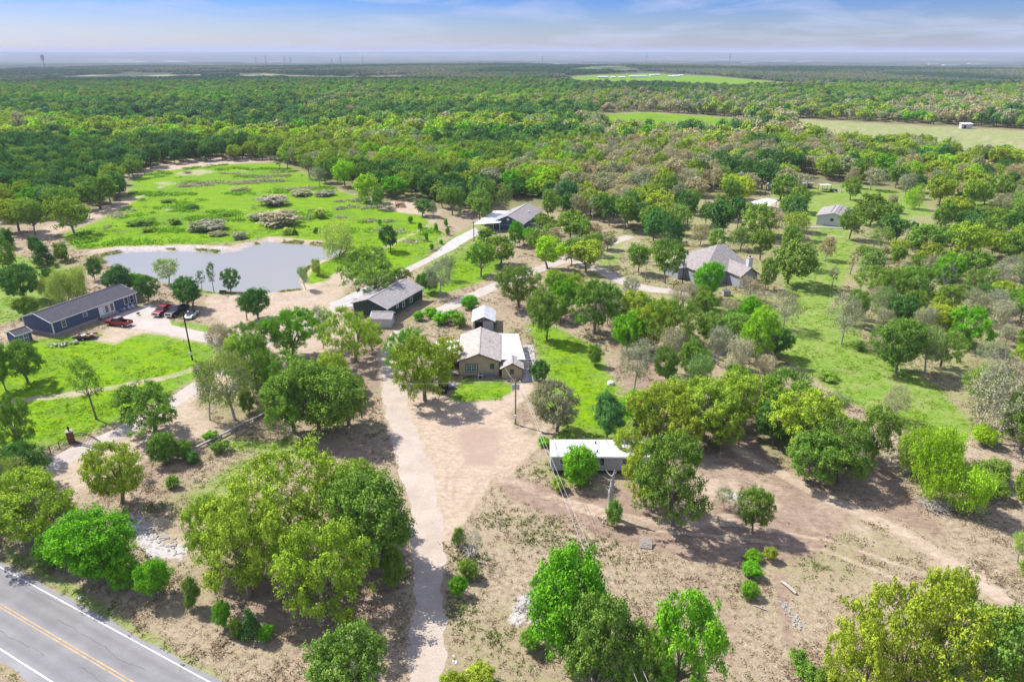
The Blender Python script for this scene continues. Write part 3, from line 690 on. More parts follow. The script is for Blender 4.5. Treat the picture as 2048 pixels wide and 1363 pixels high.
DIMS = {'oak': (13.2, 9.0), 'dense': (11.2, 9.0), 'sparse': (11.6, 8.8), 'willow': (10.0, 8.2), 'bush': (5.7, 3.7), 'thin': (6.0, 9.0), 'cedar': (4.4, 6.2), 'bare': (8.6, 8.4)}

TINT = {'olive': (.33, .45, .045), 'green': (.20, .34, .050), 'bright': (.165, .42, .022), 'dark': (.095, .225, .045), 'tan': (.45, .405, .205),
        'grey': (.35, .38, .19), 'willow': (.42, .54, .11), 'lime': (.32, .56, .03), 'yellow': (.44, .52, .03), 'blue': (.115, .265, .075)}
CWORD = {'olive': 'olive-green', 'green': 'mid-green', 'bright': 'bright green', 'dark': 'dark green', 'tan': 'tan-brown', 'grey': 'grey-green', 'willow': 'pale yellow-green',
         'lime': 'lime-green', 'yellow': 'yellow', 'blue': 'blue-green'}
# base x, base y, top y, crown width (photograph pixels), form, tint
TREES = '''585 1120 915 250 oak olive;500 1195 990 190 oak olive;652 1225 1020 210 oak olive;765 1130 925 200 dense green;700 1060 915 130 oak olive;440 1130 985 110 oak olive;790 1190 1090 60 bush green
700 1400 1222 160 dense green;95 1072 925 205 oak olive;15 1045 950 150 oak olive;30 1010 895 90 sparse olive;192 1155 1015 180 dense bright;120 1150 1070 90 bush green;235 1175 1060 90 bush bright;255 1195 1110 85 bush bright;130 1150 1060 80 bush bright;326 1217 1120 88 bush bright;392 1227 1155 50 bush green;452 1265 1200 46 bush bright;508 1285 1222 36 cedar dark;537 1292 1250 42 bush bright;478 1282 1236 38 bush green
245 1005 870 130 oak olive;335 938 866 76 bush green;372 925 880 46 bush green;45 915 790 75 oak green;57 765 663 98 oak green;12 780 668 60 dense green;193 838 725 62 thin green;312 865 757 145 oak green;470 838 668 125 sparse olive;420 840 720 70 sparse green;520 790 648 130 oak green;478 760 660 100 oak olive;545 775 718 52 bush green;492 832 780 40 bush green
586 714 600 122 oak bright;647 697 600 56 sparse green;712 722 605 118 oak olive;745 700 635 60 oak olive;640 872 690 180 dense green;590 866 745 120 oak green;698 850 730 120 oak green;600 800 690 110 oak green;668 800 690 100 oak olive;720 790 750 40 bush dark
850 800 622 150 oak olive;812 760 650 78 oak bright;890 742 660 85 oak olive;517 638 560 76 dense dark;494 640 582 42 thin dark;386 616 543 76 dense dark;428 583 522 26 thin dark;462 584 527 46 oak dark;404 580 540 22 thin dark
338 568 508 66 sparse willow;247 592 514 78 dense blue;190 560 508 42 dense dark;297 603 545 52 dense dark;130 608 522 70 willow willow;168 605 520 62 willow willow;105 600 545 50 willow willow;48 600 517 88 dense dark;22 550 462 62 dense green;92 535 458 42 cedar dark;130 526 480 42 bush green;60 640 592 60 bush green;20 500 455 40 bush dark;272 585 545 42 bush bright;75 508 468 34 bush dark;100 570 530 40 dense dark
676 516 434 84 willow willow;781 503 444 54 dense dark;752 592 489 134 oak green;800 580 530 70 oak green;612 580 528 42 sparse green;636 555 515 28 bush willow;880 592 500 72 sparse grey;862 592 540 48 bush dark;898 560 505 40 thin green;962 552 478 76 oak green;1002 533 462 98 dense green;1030 492 434 40 dense bright;972 488 455 52 bush green;1095 538 460 100 oak lime;1172 545 468 104 oak olive;1062 500 448 50 oak bright;1140 478 412 86 dense green;1090 470 425 60 oak green;1215 500 468 60 oak grey;1150 590 540 70 oak olive
1038 614 516 106 oak green;1093 680 558 78 dense green;1188 668 545 124 oak green;1130 622 545 84 oak bright;1105 585 530 60 oak lime;1187 737 688 42 bush green;1253 702 606 78 dense bright;1335 692 582 120 oak green;1290 700 600 84 oak olive;1268 780 655 86 sparse grey;1345 745 645 90 sparse tan;1385 770 660 80 dense green;1435 730 640 92 sparse grey;1465 775 660 104 sparse tan;1512 725 600 100 oak lime;1550 710 640 74 dense dark;1400 800 700 90 sparse green;1330 770 680 70 oak green;1530 780 700 80 sparse tan
1500 655 585 66 dense bright;1565 660 568 80 sparse grey;1500 605 545 72 sparse tan;1418 600 512 74 dense bright;1575 568 465 116 dense green;1612 540 480 60 sparse grey;1530 580 505 50 oak green;1276 545 474 76 oak green;1330 566 456 94 oak green;940 622 590 46 bush bright;985 660 640 26 bush green;1235 640 585 60 oak green
1113 862 753 116 oak grey;1213 880 777 76 dense blue;1080 768 718 48 bush dark;1065 745 735 20 bush dark;1310 885 755 130 oak olive;1280 850 770 90 dense bright;1405 880 745 150 oak olive;1485 850 735 140 oak olive;1565 850 728 130 oak green;1600 905 765 160 oak olive;1680 965 835 160 oak green;1610 960 850 130 oak green;1740 925 810 110 oak green;1545 890 800 90 dense dark;1660 850 780 80 sparse green;1440 900 800 90 oak olive;1360 900 810 90 oak olive;1780 840 768 62 sparse grey;1250 930 850 70 oak olive;1130 900 862 60 bush green;1180 905 868 50 bush green
1345 1050 862 172 oak green;1290 1010 880 100 oak olive;1155 985 893 98 bush bright;1225 1057 998 42 bush green;1505 1066 968 76 dense green;1448 1015 965 42 sparse grey;1150 1335 1060 200 dense bright;1185 1420 1180 170 dense green;1095 1230 1120 90 oak bright;1060 1312 1255 62 bush green;1340 1410 1130 190 oak bright;1280 1440 1260 90 oak green;1800 1430 1140 230 oak olive;1940 1460 1175 240 oak green;1705 1450 1235 140 oak olive;1870 1330 1130 130 oak olive;2030 1440 1250 110 oak olive;1640 1420 1330 60 bush green
938 1168 1120 56 bush green;918 1198 1150 46 bush bright;918 1100 1055 38 bush green;960 1400 1335 90 bush olive;905 1410 1345 70 bush olive;1500 1128 1100 46 bush bright;1500 1165 1125 54 bush bright;1495 1205 1165 50 bush bright;1540 1130 1095 36 bush olive;1860 1000 840 110 willow lime;1925 1030 920 110 willow lime;1825 950 845 80 willow lime;1890 930 850 100 willow lime;1985 985 920 90 bush green;2040 1020 940 70 bush green;2035 1125 1060 60 sparse lime;2048 1160 1120 40 bush green;1960 900 850 70 bush lime;1990 1010 960 60 bush green
1990 885 697 160 sparse grey;2040 900 770 110 dense green;1960 850 730 80 sparse grey;1682 687 572 96 sparse grey;1700 650 565 70 oak green;1792 748 618 116 dense green;1850 745 640 90 sparse green;1880 735 650 80 oak green;1938 695 600 110 oak bright;1975 740 660 70 sparse grey;2010 690 640 60 sparse grey;1830 610 520 100 oak green;1775 610 525 80 oak green;1895 585 498 86 dense bright;1740 565 478 90 sparse green;2000 590 500 84 sparse grey;2040 640 560 66 oak bright;1700 548 500 30 thin grey;1663 577 525 28 thin grey;1800 650 575 70 dense dark;1950 600 530 60 oak green;1755 640 560 60 sparse green;1860 560 500 60 sparse grey
1698 478 405 70 oak green;1738 452 372 78 dense green;1780 460 400 60 oak green;1825 418 366 38 willow lime;1760 500 445 70 sparse green;1650 520 462 60 sparse tan;1790 540 480 50 oak green;1850 520 440 110 oak green;1930 520 440 90 oak olive;1980 500 430 70 oak green;2030 520 450 70 dense green;1880 470 400 60 oak green;1780 425 385 30 oak grey;1820 500 450 60 sparse grey;1900 560 500 60 sparse tan
845 432 392 52 dense dark;868 435 395 26 sparse grey;755 418 366 38 dense green;733 405 322 66 dense lime;960 445 368 70 dense green;905 430 365 66 oak green;1010 420 360 56 sparse green;620 358 306 40 thin green;650 366 312 50 dense green;690 372 300 60 dense lime;575 340 300 30 thin green;640 372 330 46 sparse grey;560 342 305 26 thin dark
38 462 345 110 oak olive;120 440 362 90 oak green;200 418 330 110 oak green;150 470 380 96 oak olive;70 470 372 80 oak green;268 356 312 50 dense green;10 440 330 70 oak olive;240 385 320 60 oak olive;95 420 360 60 dense green
1455 420 352 60 oak green;1480 400 345 66 dense yellow;1440 440 380 50 dense green;1410 450 392 50 sparse green;1575 442 385 50 dense green;1600 425 365 60 dense green;1560 400 340 70 dense green;1540 470 410 80 sparse tan;1590 480 415 76 sparse olive;1480 500 440 80 sparse green;1430 500 450 50 dense green;1520 520 450 70 oak green;1400 490 440 60 sparse tan;1350 470 400 70 sparse green;1300 470 405 66 oak green;1380 430 370 60 oak green;1340 400 340 60 dense green;1250 460 385 76 oak green;1290 420 360 60 sparse grey;1700 400 350 50 dense green;1740 380 330 60 sparse grey;1660 360 310 60 dense green;1700 350 300 60 dense dark;1790 375 322 60 oak green;1810 395 340 50 sparse grey;1880 400 340 70 oak green;1940 420 350 70 oak olive;2000 410 340 70 dense green;2040 440 380 60 oak green'''
def parse(s): 
    for r_ in s.replace('\n', ';').split(';'):
        a = r_.split(); yield float(a[0]), float(a[1]), float(a[2]), float(a[3]), a[4], a[5]
tree_list = []   # x, y, crown width, height, form, tint, px, py
for bx, by, ty, w, form, tn in parse(TREES):
    x, y = P(bx, by)
    dist = math.hypot(y, CAM_H); zc = y * _c + CAM_H * .93 * _s
    wid_ = w / FPX * zc
    # the top of a broad crown leans back from the eye: keep heights plausible
    if form in ('bush', 'cedar'): k_ = (y + .36 * wid_) / y; x, y = x * k_, y * k_; hgt = max(min(h_at(y, ty), 7), 1.2)
    else: hgt = max(min(h_at(y + .27 * wid_, ty), 12.5), wid_ * .60, 1.3)
    tree_list.append([x, y, wid_, hgt, form, tn, bx, (by + ty) / 2])
# understorey and closing trees inside the nearer woods
FILLS = [([(1040, 470), (1240, 480), (1235, 530), (1150, 545), (1040, 540)], 8.0), ([(1060, 560), (1240, 610), (1240, 690), (1120, 660)], 7.0), ([(440, 700), (540, 700), (560, 780), (470, 800)], 6.0), ([(0, 900), (60, 960), (40, 1080), (-40, 1080)], 6.0), ([(1700, 490), (1850, 470), (2060, 470), (2060, 760), (1930, 690), (1900, 760), (1760, 720), (1700, 640), (1740, 560)], 7.5), ([(1230, 600), (1390, 610), (1570, 650), (1560, 840), (1400, 880), (1270, 850), (1250, 700), (1200, 660)], 6.5),
         ([(1940, 760), (2060, 760), (2060, 900), (1950, 890)], 7.5), ([(1790, 380), (2060, 340), (2060, 470), (1890, 470), (1900, 420)], 8.5)]
for poly_, sp_ in FILLS:
    q_ = PP(poly_); gx, gy = np.meshgrid(np.arange(q_[:, 0].min(), q_[:, 0].max(), sp_), np.arange(q_[:, 1].min(), q_[:, 1].max(), sp_))
    gx = gx.ravel() + rng.uniform(-.45, .45, gx.size) * sp_; gy = gy.ravel() + rng.uniform(-.45, .45, gy.size) * sp_; ins = poly_sd(gx, gy, q_) > 0
    have = np.array([(t_[0], t_[1], t_[2]) for t_ in tree_list])
    for x, y in zip(gx[ins], gy[ins]):
        if (np.hypot(have[:, 0] - x, have[:, 1] - y) < have[:, 2] * .30 + 1.6).any(): continue
        tn = random.choice(['grey', 'tan', 'green', 'green', 'olive', 'dark', 'grey']); form = 'sparse' if tn in ('grey', 'tan') else random.choice(['oak', 'dense', 'oak']); h_ = random.uniform(4.5, 8.5); w_ = h_ * random.uniform(.9, 1.35)
        a_, b_ = to_px(x, y, h_ * .6); tree_list.append([x, y, w_, h_, form, tn, a_, b_])
hand_xy = np.array([(t_[0], t_[1], t_[2]) for t_ in tree_list])

# clearings in the woods (pixel polygons; the lower rims leave room for the crowns in front)
CLEAR = [PP(p) for p in [
 [(1230, 535), (1300, 540), (1360, 495), (1400, 480), (1540, 490), (1570, 620), (1400, 650), (1240, 610)],
 [(130, 480), (200, 425), (250, 395), (262, 352), (320, 330), (450, 322), (560, 320), (600, 340), (690, 372), (770, 395), (850, 400), (900, 430), (940, 440), (1090, 410), (1100, 470), (980, 520), (1240, 460), (1300, 560), (1420, 700), (1600, 760), (1900, 900), (2200, 1000), (2200, 1500), (-500, 1500), (-500, 560), (60, 480)],
 [(1120, 153), (1180, 148), (1300, 143), (1420, 147), (1640, 165), (1700, 170), (1600, 176), (1400, 176), (1150, 172)],
 [(1180, 226), (1300, 223), (1490, 235), (1500, 252), (1440, 268), (1230, 266)],
 [(1580, 236), (1700, 241), (1850, 249), (2100, 260), (2100, 330), (1950, 330), (1880, 312), (1700, 300), (1590, 280)],
 [(1640, 375), (1830, 382), (1880, 430), (1860, 470), (1760, 480), (1720, 540), (1690, 620), (1660, 680), (1900, 860), (1800, 860), (1500, 720), (1420, 620), (1400, 540), (1560, 560), (1590, 470), (1580, 400)],
 [(1400, 395), (1560, 385), (1580, 450), (1400, 450)], [(1590, 350), (1690, 360), (1690, 380), (1590, 380)],
 [(1230, 470), (1300, 470), (1250, 560), (1180, 560)], [(980, 400), (1100, 405), (1090, 450), (1000, 450)],
]]
SPARSE_R = PP([(1100, 400), (1400, 380), (1600, 330), (2200, 330), (2200, 1000), (1900, 860), (1660, 690), (1300, 560), (1100, 470)])
def in_clear(X, Y):
    m = np.zeros(X.shape, bool)
    for q in CLEAR: m |= poly_sd(X, Y, q) > 0
    return m
def wood_points(y0, y1, sp_, lim=.86):
    xs = np.arange(-y1 * lim - 30, y1 * lim + 30, sp_); ys = np.arange(y0, y1, sp_ * .9)
    X, Y = np.meshgrid(xs, ys); X = X + (np.arange(len(ys)) % 2)[:, None] * sp_ / 2
    X = X.ravel(); Y = Y.ravel(); X = X + rng.uniform(-.42, .42, len(X)) * sp_; Y = Y + rng.uniform(-.42, .42, len(Y)) * sp_
    k = (np.abs(X) < Y * lim + 25) & (Y >= y0) & (Y < y1); X, Y = X[k], Y[k]
    k = ~in_clear(X, Y); return X[k], Y[k]
def region_tint(x, y, px, py):
    """which tints a wood shows at this place"""
    tanw = 0.06 + .75 * smooth(1050, 1250, px) * smooth(185, 205, py) * (1 - smooth(420, 480, py)) * (1 - .35 * smooth(1650, 1800, px))
    if 600 < px < 1100 and 185 < py < 330: tanw = max(tanw, .30)
    n1 = float(fbm(x * .6, y, 60 if y < 600 else 160, 2)) + random.gauss(0, .055); r_ = random.random() * .5 + .5 * float(vnoise(x + 300, y, 45 if y < 600 else 110))
    if r_ < tanw * .8: return random.choice(['tan', 'olive', 'grey', 'tan'])
    if py < 158: return random.choice(['dark', 'blue', 'blue', 'grey'])  # woods near the skyline: cloud shade and haze put into the leaf tints
    br = (550 < px < 1150 and 165 < py < 200) or (px > 1500 and 188 < py < 202) or (px < 550 and 150 < py < 215)
    if br: return random.choice(['bright', 'green', 'bright', 'olive'])
    if n1 > .56: return random.choice(['olive', 'olive', 'lime', 'olive', 'grey'])
    if n1 > .46: return random.choice(['green', 'olive', 'green', 'olive', 'bright'])
    return random.choice(['green', 'dark', 'dark', 'green', 'blue', 'dark'])
WX, WY = wood_points(150, 430, 7.9)
cand = []
for x, y in zip(WX, WY):
    d = np.hypot(hand_xy[:, 0] - x, hand_xy[:, 1] - y)
    if (d < hand_xy[:, 2] * .38 + 2.2).any(): continue
    px, py = to_px(x, y, 0)
    if poly_sd(np.array([x]), np.array([y]), SPARSE_R)[0] > 0 and random.random() < .30: continue
    if px < 200 and py > 440: continue
    tn = region_tint(x, y, px, py)
    form = 'sparse' if tn in ('tan', 'grey') and random.random() < .7 else random.choice(['oak', 'oak', 'dense', 'dense'])
    w_ = random.uniform(8, 14.5) * (.85 + .3 * fbm(x, y, 60, 2)); h_ = random.uniform(8.0, 12.5)
    px2, py2 = to_px(x, y, h_ * .6)
    cand.append([x, y, w_, h_, form, tn, px2, py2])
def in_view(t_): return -20 < t_[6] < 2068 and -10 < t_[7] < 1420
cand.sort(key=lambda t_: -(t_[2] / math.hypot(t_[1], CAM_H)) if in_view(t_) else 1)
n_hand = len(tree_list); n_more = max(0, 330 - n_hand)
indiv = tree_list + [c for c in cand if in_view(c)][:n_more]
chosen = set(id(c) for c in indiv); rest = [c for c in cand if id(c) not in chosen]
print('hand trees', n_hand, 'added', n_more, 'wood rest', len(rest))

LAND = {'the grey-roofed blue mobile home': (165, 615), 'the far bank of the pond': (400, 495), 'the near bank of the pond': (520, 585), 'the power pole in the left yard': (378, 680),
 'the dark green house': (785, 600), 'the beige house': (935, 710), 'the open metal shed': (965, 632), 'the white-roofed trailer home': (1180, 912), 'the house with the white chimney': (1450, 520),
 'the white carport roof of the far house': (985, 435), 'the brick gate pillars': (95, 890), 'the paved road': (180, 1260), 'the gravel drive by the road': (856, 1250), 'the wide gravel lot': (900, 870),
 'the grey dead snag': (1217, 970), 'the wooden pallet': (1290, 1090), 'the dirt track at right': (1900, 1130), 'the open lawn at right': (1700, 700), 'the grey-roofed white house': (1645, 425),
 'the flat white carport': (1520, 405), 'the small red shed': (1615, 365), 'the timber playset': (1660, 375), 'the bright green meadow': (420, 400), 'the top of the bright green meadow': (430, 330),
 'the dirt mound beyond the lawn': (805, 410), 'the pole by the far driveway': (948, 465), 'the pole beside the curving lane': (1362, 550), 'the pale field at upper right': (1780, 280),
 'the narrow field among the woods': (1330, 240), 'the utility pole by the gravel lot': (1030, 800), 'the curving grey lane': (1220, 500), 'the left edge of the meadow': (230, 400), 'the low rail beside the lane': (450, 870),
 'the woods above the lane': (1200, 400), 'the far right edge of the lawn': (1880, 760), 'the upper right lawn': (1790, 430), 'the woods behind the meadow': (700, 330), 'the stone strip': (1575, 1210), 'the rock outcrop': (320, 1080)}
SHAPE = {'oak': 'spreading oak', 'dense': 'full-crowned tree', 'sparse': 'thin-leaved tree', 'willow': 'feathery tree', 'bush': 'bush', 'thin': 'slender tree', 'cedar': 'conical cedar'}
ORD = ['nearest', 'second nearest', 'third nearest', 'fourth nearest', 'fifth nearest', 'sixth nearest', 'seventh nearest', 'eighth nearest', 'ninth nearest', 'tenth nearest'] + ['%dth nearest' % k for k in range(11, 60)]
def base_label(t_):
    px, py = t_[6], t_[7]
    ln = min(LAND, key=lambda k: math.hypot((LAND[k][0] - px), (LAND[k][1] - py) * 1.4)); lx, ly = LAND[ln]
    dx, dy = px - lx, py - ly
    rel = ('right of' if dx > 0 else 'left of') if abs(dx) > abs(dy) * 1.2 else ('in front of' if dy > 0 else 'behind')
    h_ = t_[3]; size = '' if t_[4] == 'bush' else ('tall ' if h_ > 9.3 else 'small ' if h_ < 5.5 else '')
    return size + CWORD[t_[5]] + ' ' + SHAPE[t_[4]] + ' ' + rel + ' ' + ln, math.hypot(dx, dy)
lab = [base_label(t_) for t_ in indiv]; byl = {}
for i, (l, d) in enumerate(lab): byl.setdefault(l, []).append((d, i))
labels = {}
for l, v in byl.items():
    v.sort()
    for k, (d, i) in enumerate(v): labels[i] = l if len(v) == 1 else l + ', ' + ORD[k]
NAMES = {'oak': 'oak_tree', 'dense': 'leafy_tree', 'sparse': 'thin_leaved_tree', 'willow': 'feathery_tree', 'bush': 'bush', 'thin': 'slender_tree', 'cedar': 'cedar_tree'}
def jitter(c, a=.14):
    k = 1 + random.uniform(-a, a); return (c[0] * k * (1 + random.uniform(-.1, .1)), c[1] * k, c[2] * k * (1 + random.uniform(-.1, .1)), 1)
for i, t_ in enumerate(indiv):
    x, y, w_, h_, form, tn, px, py = t_
    fam = HI if y < 165 else MID
    tm, cm = random.choice(fam[form]); dw, dh = DIMS[form]
    if form == 'oak' and fam is MID: dw, dh = 12.2, 8.9
    kxy, kz = w_ / dw, h_ / dh
    kxy = min(kxy, kz * 1.9)
    if fam is HI and y < 100 and form != 'bush': kxy *= 1.13; kz *= 1.12
    rz_ = random.uniform(0, 6.28)
    root = empty(NAMES[form], (x, y, gz1(x, y)), rz_, labels[i], 'bush' if form == 'bush' else 'tree', 'bushes and shrubs' if form == 'bush' else 'trees around the houses and in the woods')
    root.scale = (kxy, kxy, kz)
    tr_ = objm('trunk', tm, root); co = objm('crown', cm, root); co.color = jitter(TINT[tn])
# bare and dead trees
def bare(px_, py_, ty, w, label, k=0):
    x, y = P(px_, py_); h_ = h_at(y, ty); w_ = w / FPX * (y * _c + CAM_H * _s)
    r = empty('bare_tree', (x, y, 0), random.uniform(0, 6), label, 'dead tree'); r.scale = (w_ / 8.6, w_ / 8.6, h_ / 8.4)
    objm('trunk', bare_[k][0], r)
bare(1140, 345, 285, 44, 'tall leafless grey tree standing out of the woods behind the far house')
bare(1090, 1240, 1150, 70, 'leafless grey tree beside the bright tree at the bottom', 1)
bare(1885, 590, 515, 40, 'leafless tree among the thin woods right of the lawn', 1)
bare(1185, 440, 385, 36, 'small leafless tree at the edge of the woods above the lane', 1)
bare(1900, 300, 268, 36, 'leafless pale tree beside the small shed in the pale field')
bare(945, 1120, 1050, 50, 'dead grey branches standing among the bushes by the gravel drive', 1)

# ---- woods past the counted trees: points carrying far-tree shapes
def low_tree(seed, Rr, Hh, n, leaf, sparse=False, trunk=True):
    g = np.random.default_rng(seed); nc_ = 16
    d = g.normal(size=(nc_, 3)); d[:, 2] = np.abs(d[:, 2]) * .8; d /= np.linalg.norm(d, axis=1, keepdims=True)
    cc = d * np.array([Rr * .66, Rr * .66, Hh * .40]) * g.uniform(.6, 1, (nc_, 1)); cc[:, 2] += Hh * .46
    k = g.integers(0, nc_, n); o = g.normal(size=(n, 3)); o /= np.linalg.norm(o, axis=1, keepdims=True)
    p = cc[k] + o * np.array([Rr * .36, Rr * .36, Hh * .19]) * g.uniform(.6, 1, (n, 1))
    keep_ = p[:, 2] > Hh * .18; p, o, k = p[keep_], o[keep_], k[keep_]
    cv = g.uniform(.1, .9, nc_); var = np.clip(cv[k] * .6 + g.uniform(0, .4, len(k)), 0, 1)
    V, F, v4 = leaf_quads(p, o * .9 + np.array([0, 0, .5]) + g.normal(size=o.shape) * .35, leaf, var, .8)
    mi_ = np.zeros(len(F), int)
    if trunk:
        mb = MB(); mb.tube([(0, 0, -.1), (.1, .05, Hh * .35), (.2, 0, Hh * .6)], [.26, .2, .1], 4, cap=False)
        for a in range(3): mb.tube([(.1, .05, Hh * .3), (math.cos(a * 2.1) * Rr * .4, math.sin(a * 2.1) * Rr * .4, Hh * .55)], [.13, .05], 3, cap=False)
        tv = np.array(mb.v); tf = []
        for f in mb.f: tf.append(tuple(f) if len(f) == 4 else tuple(f) + (f[-1],))
        F = np.vstack([F, np.array(tf) + len(V)]); V = np.vstack([V, tv]); v4 = np.concatenate([v4, np.full(len(tv), .5)]); mi_ = np.concatenate([mi_, np.ones(len(tf), int)])
    return np_mesh('far_tree', V, F, [LEAF_I, BARK], mi=mi_, attr={'leafvar': v4})
def patch_mesh(seed, S=30, n=22):
    g = np.random.default_rng(seed); Vs, Fs, vs, o_ = [], [], [], 0
    for i in range(n):
        cx, cy2 = g.uniform(-S / 2, S / 2, 2); r_ = g.uniform(3.2, 5.5); h_ = g.uniform(6, 9.5); m_ = 55
        o = g.normal(size=(m_, 3)); o[:, 2] = np.abs(o[:, 2]); o /= np.linalg.norm(o, axis=1, keepdims=True)
        p = o * np.array([r_, r_, h_ * .55]) * g.uniform(.75, 1, (m_, 1)) + np.array([cx, cy2, h_ * .42])
        V, F, v4 = leaf_quads(p, o + g.normal(size=o.shape) * .3, 2.1, np.clip(g.uniform(0, .8) + g.uniform(0, .25, m_), 0, 1), .8)
        Vs.append(V); Fs.append(F + o_); vs.append(v4); o_ += len(V)
    return np_mesh('wood_patch', np.vstack(Vs), np.vstack(Fs), [LEAF_I], attr={'leafvar': np.concatenate(vs)})

def scatter(name, protos, pts, scl, rotz, idx_, tints, label, cat, mats_note=None):
    """one stuff object: a point cloud whose geometry nodes place the given shapes"""
    col = bpy.data.collections.new(name + '_shapes')
    for k, me in enumerate(protos):
        o = bpy.data.objects.new('shape_%02d' % k, me); col.objects.link(o)
    me = bpy.data.meshes.new(name); n = len(pts); me.vertices.add(n); me.vertices.foreach_set('co', np.asarray(pts, np.float32).ravel())
    a = me.attributes.new('scl', 'FLOAT_VECTOR', 'POINT'); a.data.foreach_set('vector', np.asarray(scl, np.float32).ravel())
    rr = np.zeros((n, 3), np.float32); rr[:, 2] = rotz
    a = me.attributes.new('rot', 'FLOAT_VECTOR', 'POINT'); a.data.foreach_set('vector', rr.ravel())
    a = me.attributes.new('pick', 'INT', 'POINT'); a.data.foreach_set('value', np.asarray(idx_, np.int32))
    a = me.attributes.new('tint', 'FLOAT_VECTOR', 'POINT'); a.data.foreach_set('vector', np.asarray(tints, np.float32).ravel())
    ng = bpy.data.node_groups.new(name + '_nodes', 'GeometryNodeTree')
    ng.interface.new_socket('Geometry', in_out='INPUT', socket_type='NodeSocketGeometry'); ng.interface.new_socket('Geometry', in_out='OUTPUT', socket_type='NodeSocketGeometry')
    gi, go = ng.nodes.new('NodeGroupInput'), ng.nodes.new('NodeGroupOutput')
    iop = ng.nodes.new('GeometryNodeInstanceOnPoints'); ci = ng.nodes.new('GeometryNodeCollectionInfo')
    ci.inputs['Collection'].default_value = col; ci.inputs['Separate Children'].default_value = True; ci.inputs['Reset Children'].default_value = True
    def na(nm, ty):
        q = ng.nodes.new('GeometryNodeInputNamedAttribute'); q.data_type = ty; q.inputs['Name'].default_value = nm
        return [s for s in q.outputs if s.enabled and s.name == 'Attribute'][0]
    L = ng.links.new
    L(gi.outputs[0], iop.inputs['Points']); L(ci.outputs[0], iop.inputs['Instance']); iop.inputs['Pick Instance'].default_value = True
    L(na('pick', 'INT'), iop.inputs['Instance Index']); L(na('scl', 'FLOAT_VECTOR'), iop.inputs['Scale'])
    L(na('rot', 'FLOAT_VECTOR'), iop.inputs['Rotation']); L(iop.outputs[0], go.inputs[0])
    o = objm(name, me); md = o.modifiers.new('scatter', 'NODES'); md.node_group = ng
    return tag(o, label, cat, kind='stuff')
def with_mat(me, *ms):
    c = me.copy(); c.materials.clear()
    for m_ in ms: c.materials.append(m_)
    return c
# middle distance: uses the full mid shapes (crown and trunk joined)
def joined(tm, cm):
    nv = len(cm.vertices); V = np.empty(nv * 3, np.float32); cm.vertices.foreach_get('co', V); V = V.reshape(-1, 3)
    F = np.empty(len(cm.polygons) * 4, np.int32); cm.polygons.foreach_get('vertices', F); F = F.reshape(-1, 4)
    v4 = np.empty(nv, np.float32); cm.attributes['leafvar'].data.foreach_get('value', v4)
    tv = np.array([v.co[:] for v in tm.vertices]); tf = [tuple(p.vertices) for p in tm.polygons if len(p.vertices) == 4]
    F2 = np.vstack([F, np.array(tf) + nv])
    return np_mesh('wood_tree', np.vstack([V, tv]), F2, [LEAF_I, tm.materials[0]], mi=np.concatenate([np.zeros(len(F), int), np.ones(len(tf), int)]), attr={'leafvar': np.concatenate([v4, np.full(len(tv), .5)])})
midp = [joined(*p) for p in MID['oak'][:3] + MID['dense'][:2] + MID['sparse'][:2]]
FI = {'oak': [0, 1, 2], 'dense': [3, 4], 'sparse': [5, 6]}
if rest:
    pts = []; scl = []; ix = []; tn_ = []
    for x, y, w_, h_, form, tn, px, py in rest:
        pts.append((x, y, gz1(x, y))); k = w_ / 10.8; scl.append((k, k, h_ / 8.6)); ix.append(random.choice(FI[form])); tn_.append(jitter(TINT[tn])[:3])
    scatter('woodland', midp, pts, scl, rng.uniform(0, 6.28, len(pts)), ix, tn_, 'dense mixed woodland of green and tan oaks beyond the houses and meadow', 'woodland')
lows = [low_tree(300 + i, 5.0, 8.6, 620, .85) for i in range(5)] + [low_tree(320 + i, 5.0, 8.4, 330, .65) for i in range(2)]
fx, fy = wood_points(430, 1450, 8.6)
fz = gz(fx, fy); pts = np.stack([fx, fy, fz], 1); tn_ = []; ix = []
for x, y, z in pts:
    px, py = to_px(x, y, z); q = region_tint(x, y, px, py); kd = float(np.interp(y, [500, 1450], [1, .55])); tn_.append([c_ * k_ for c_, k_ in zip(jitter(TINT[q])[:3], (kd, kd * 1.02, .6 + .4 * kd))]); ix.append(random.choice([5, 6]) if q in ('tan', 'grey') and random.random() < .5 else random.randrange(5))  # tint turns darker and bluer with distance: haze and cloud shade in the colour
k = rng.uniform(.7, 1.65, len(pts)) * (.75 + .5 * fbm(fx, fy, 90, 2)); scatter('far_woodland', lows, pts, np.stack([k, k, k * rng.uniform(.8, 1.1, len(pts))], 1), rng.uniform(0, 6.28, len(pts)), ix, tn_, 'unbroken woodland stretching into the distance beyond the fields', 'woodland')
print('far trees', len(pts))
pat = [patch_mesh(400 + i) for i in range(4)]
fx1, fy1 = wood_points(1450, 3200, 27); fx2, fy2 = wood_points(3200, 8000, 60)
fx = np.concatenate([fx1, fx2]); fy = np.concatenate([fy1, fy2]); sc = np.concatenate([np.ones(len(fx1)), np.full(len(fx2), 2.1)])
pn = fbm(fx, fy, 380, 3); kp = pn > np.where(fy < 2500, .36, .42) ; fx, fy, sc = fx[kp], fy[kp], sc[kp]
fz = gz(fx, fy); tn_ = []
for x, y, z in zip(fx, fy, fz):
    px, py = to_px(x, y, z); n1 = float(vnoise(x, y, 300)); q = random.choice(['dark', 'blue', 'dark'] if n1 < .5 else ['green', 'grey', 'green'] if n1 < .68 else ['grey', 'olive']); tn_.append([c_ * k_ for c_, k_ in zip(jitter(TINT[q], .08)[:3], (.55, .55, .85))])  # dark blue cast painted into these tints, imitating cloud shade and haze
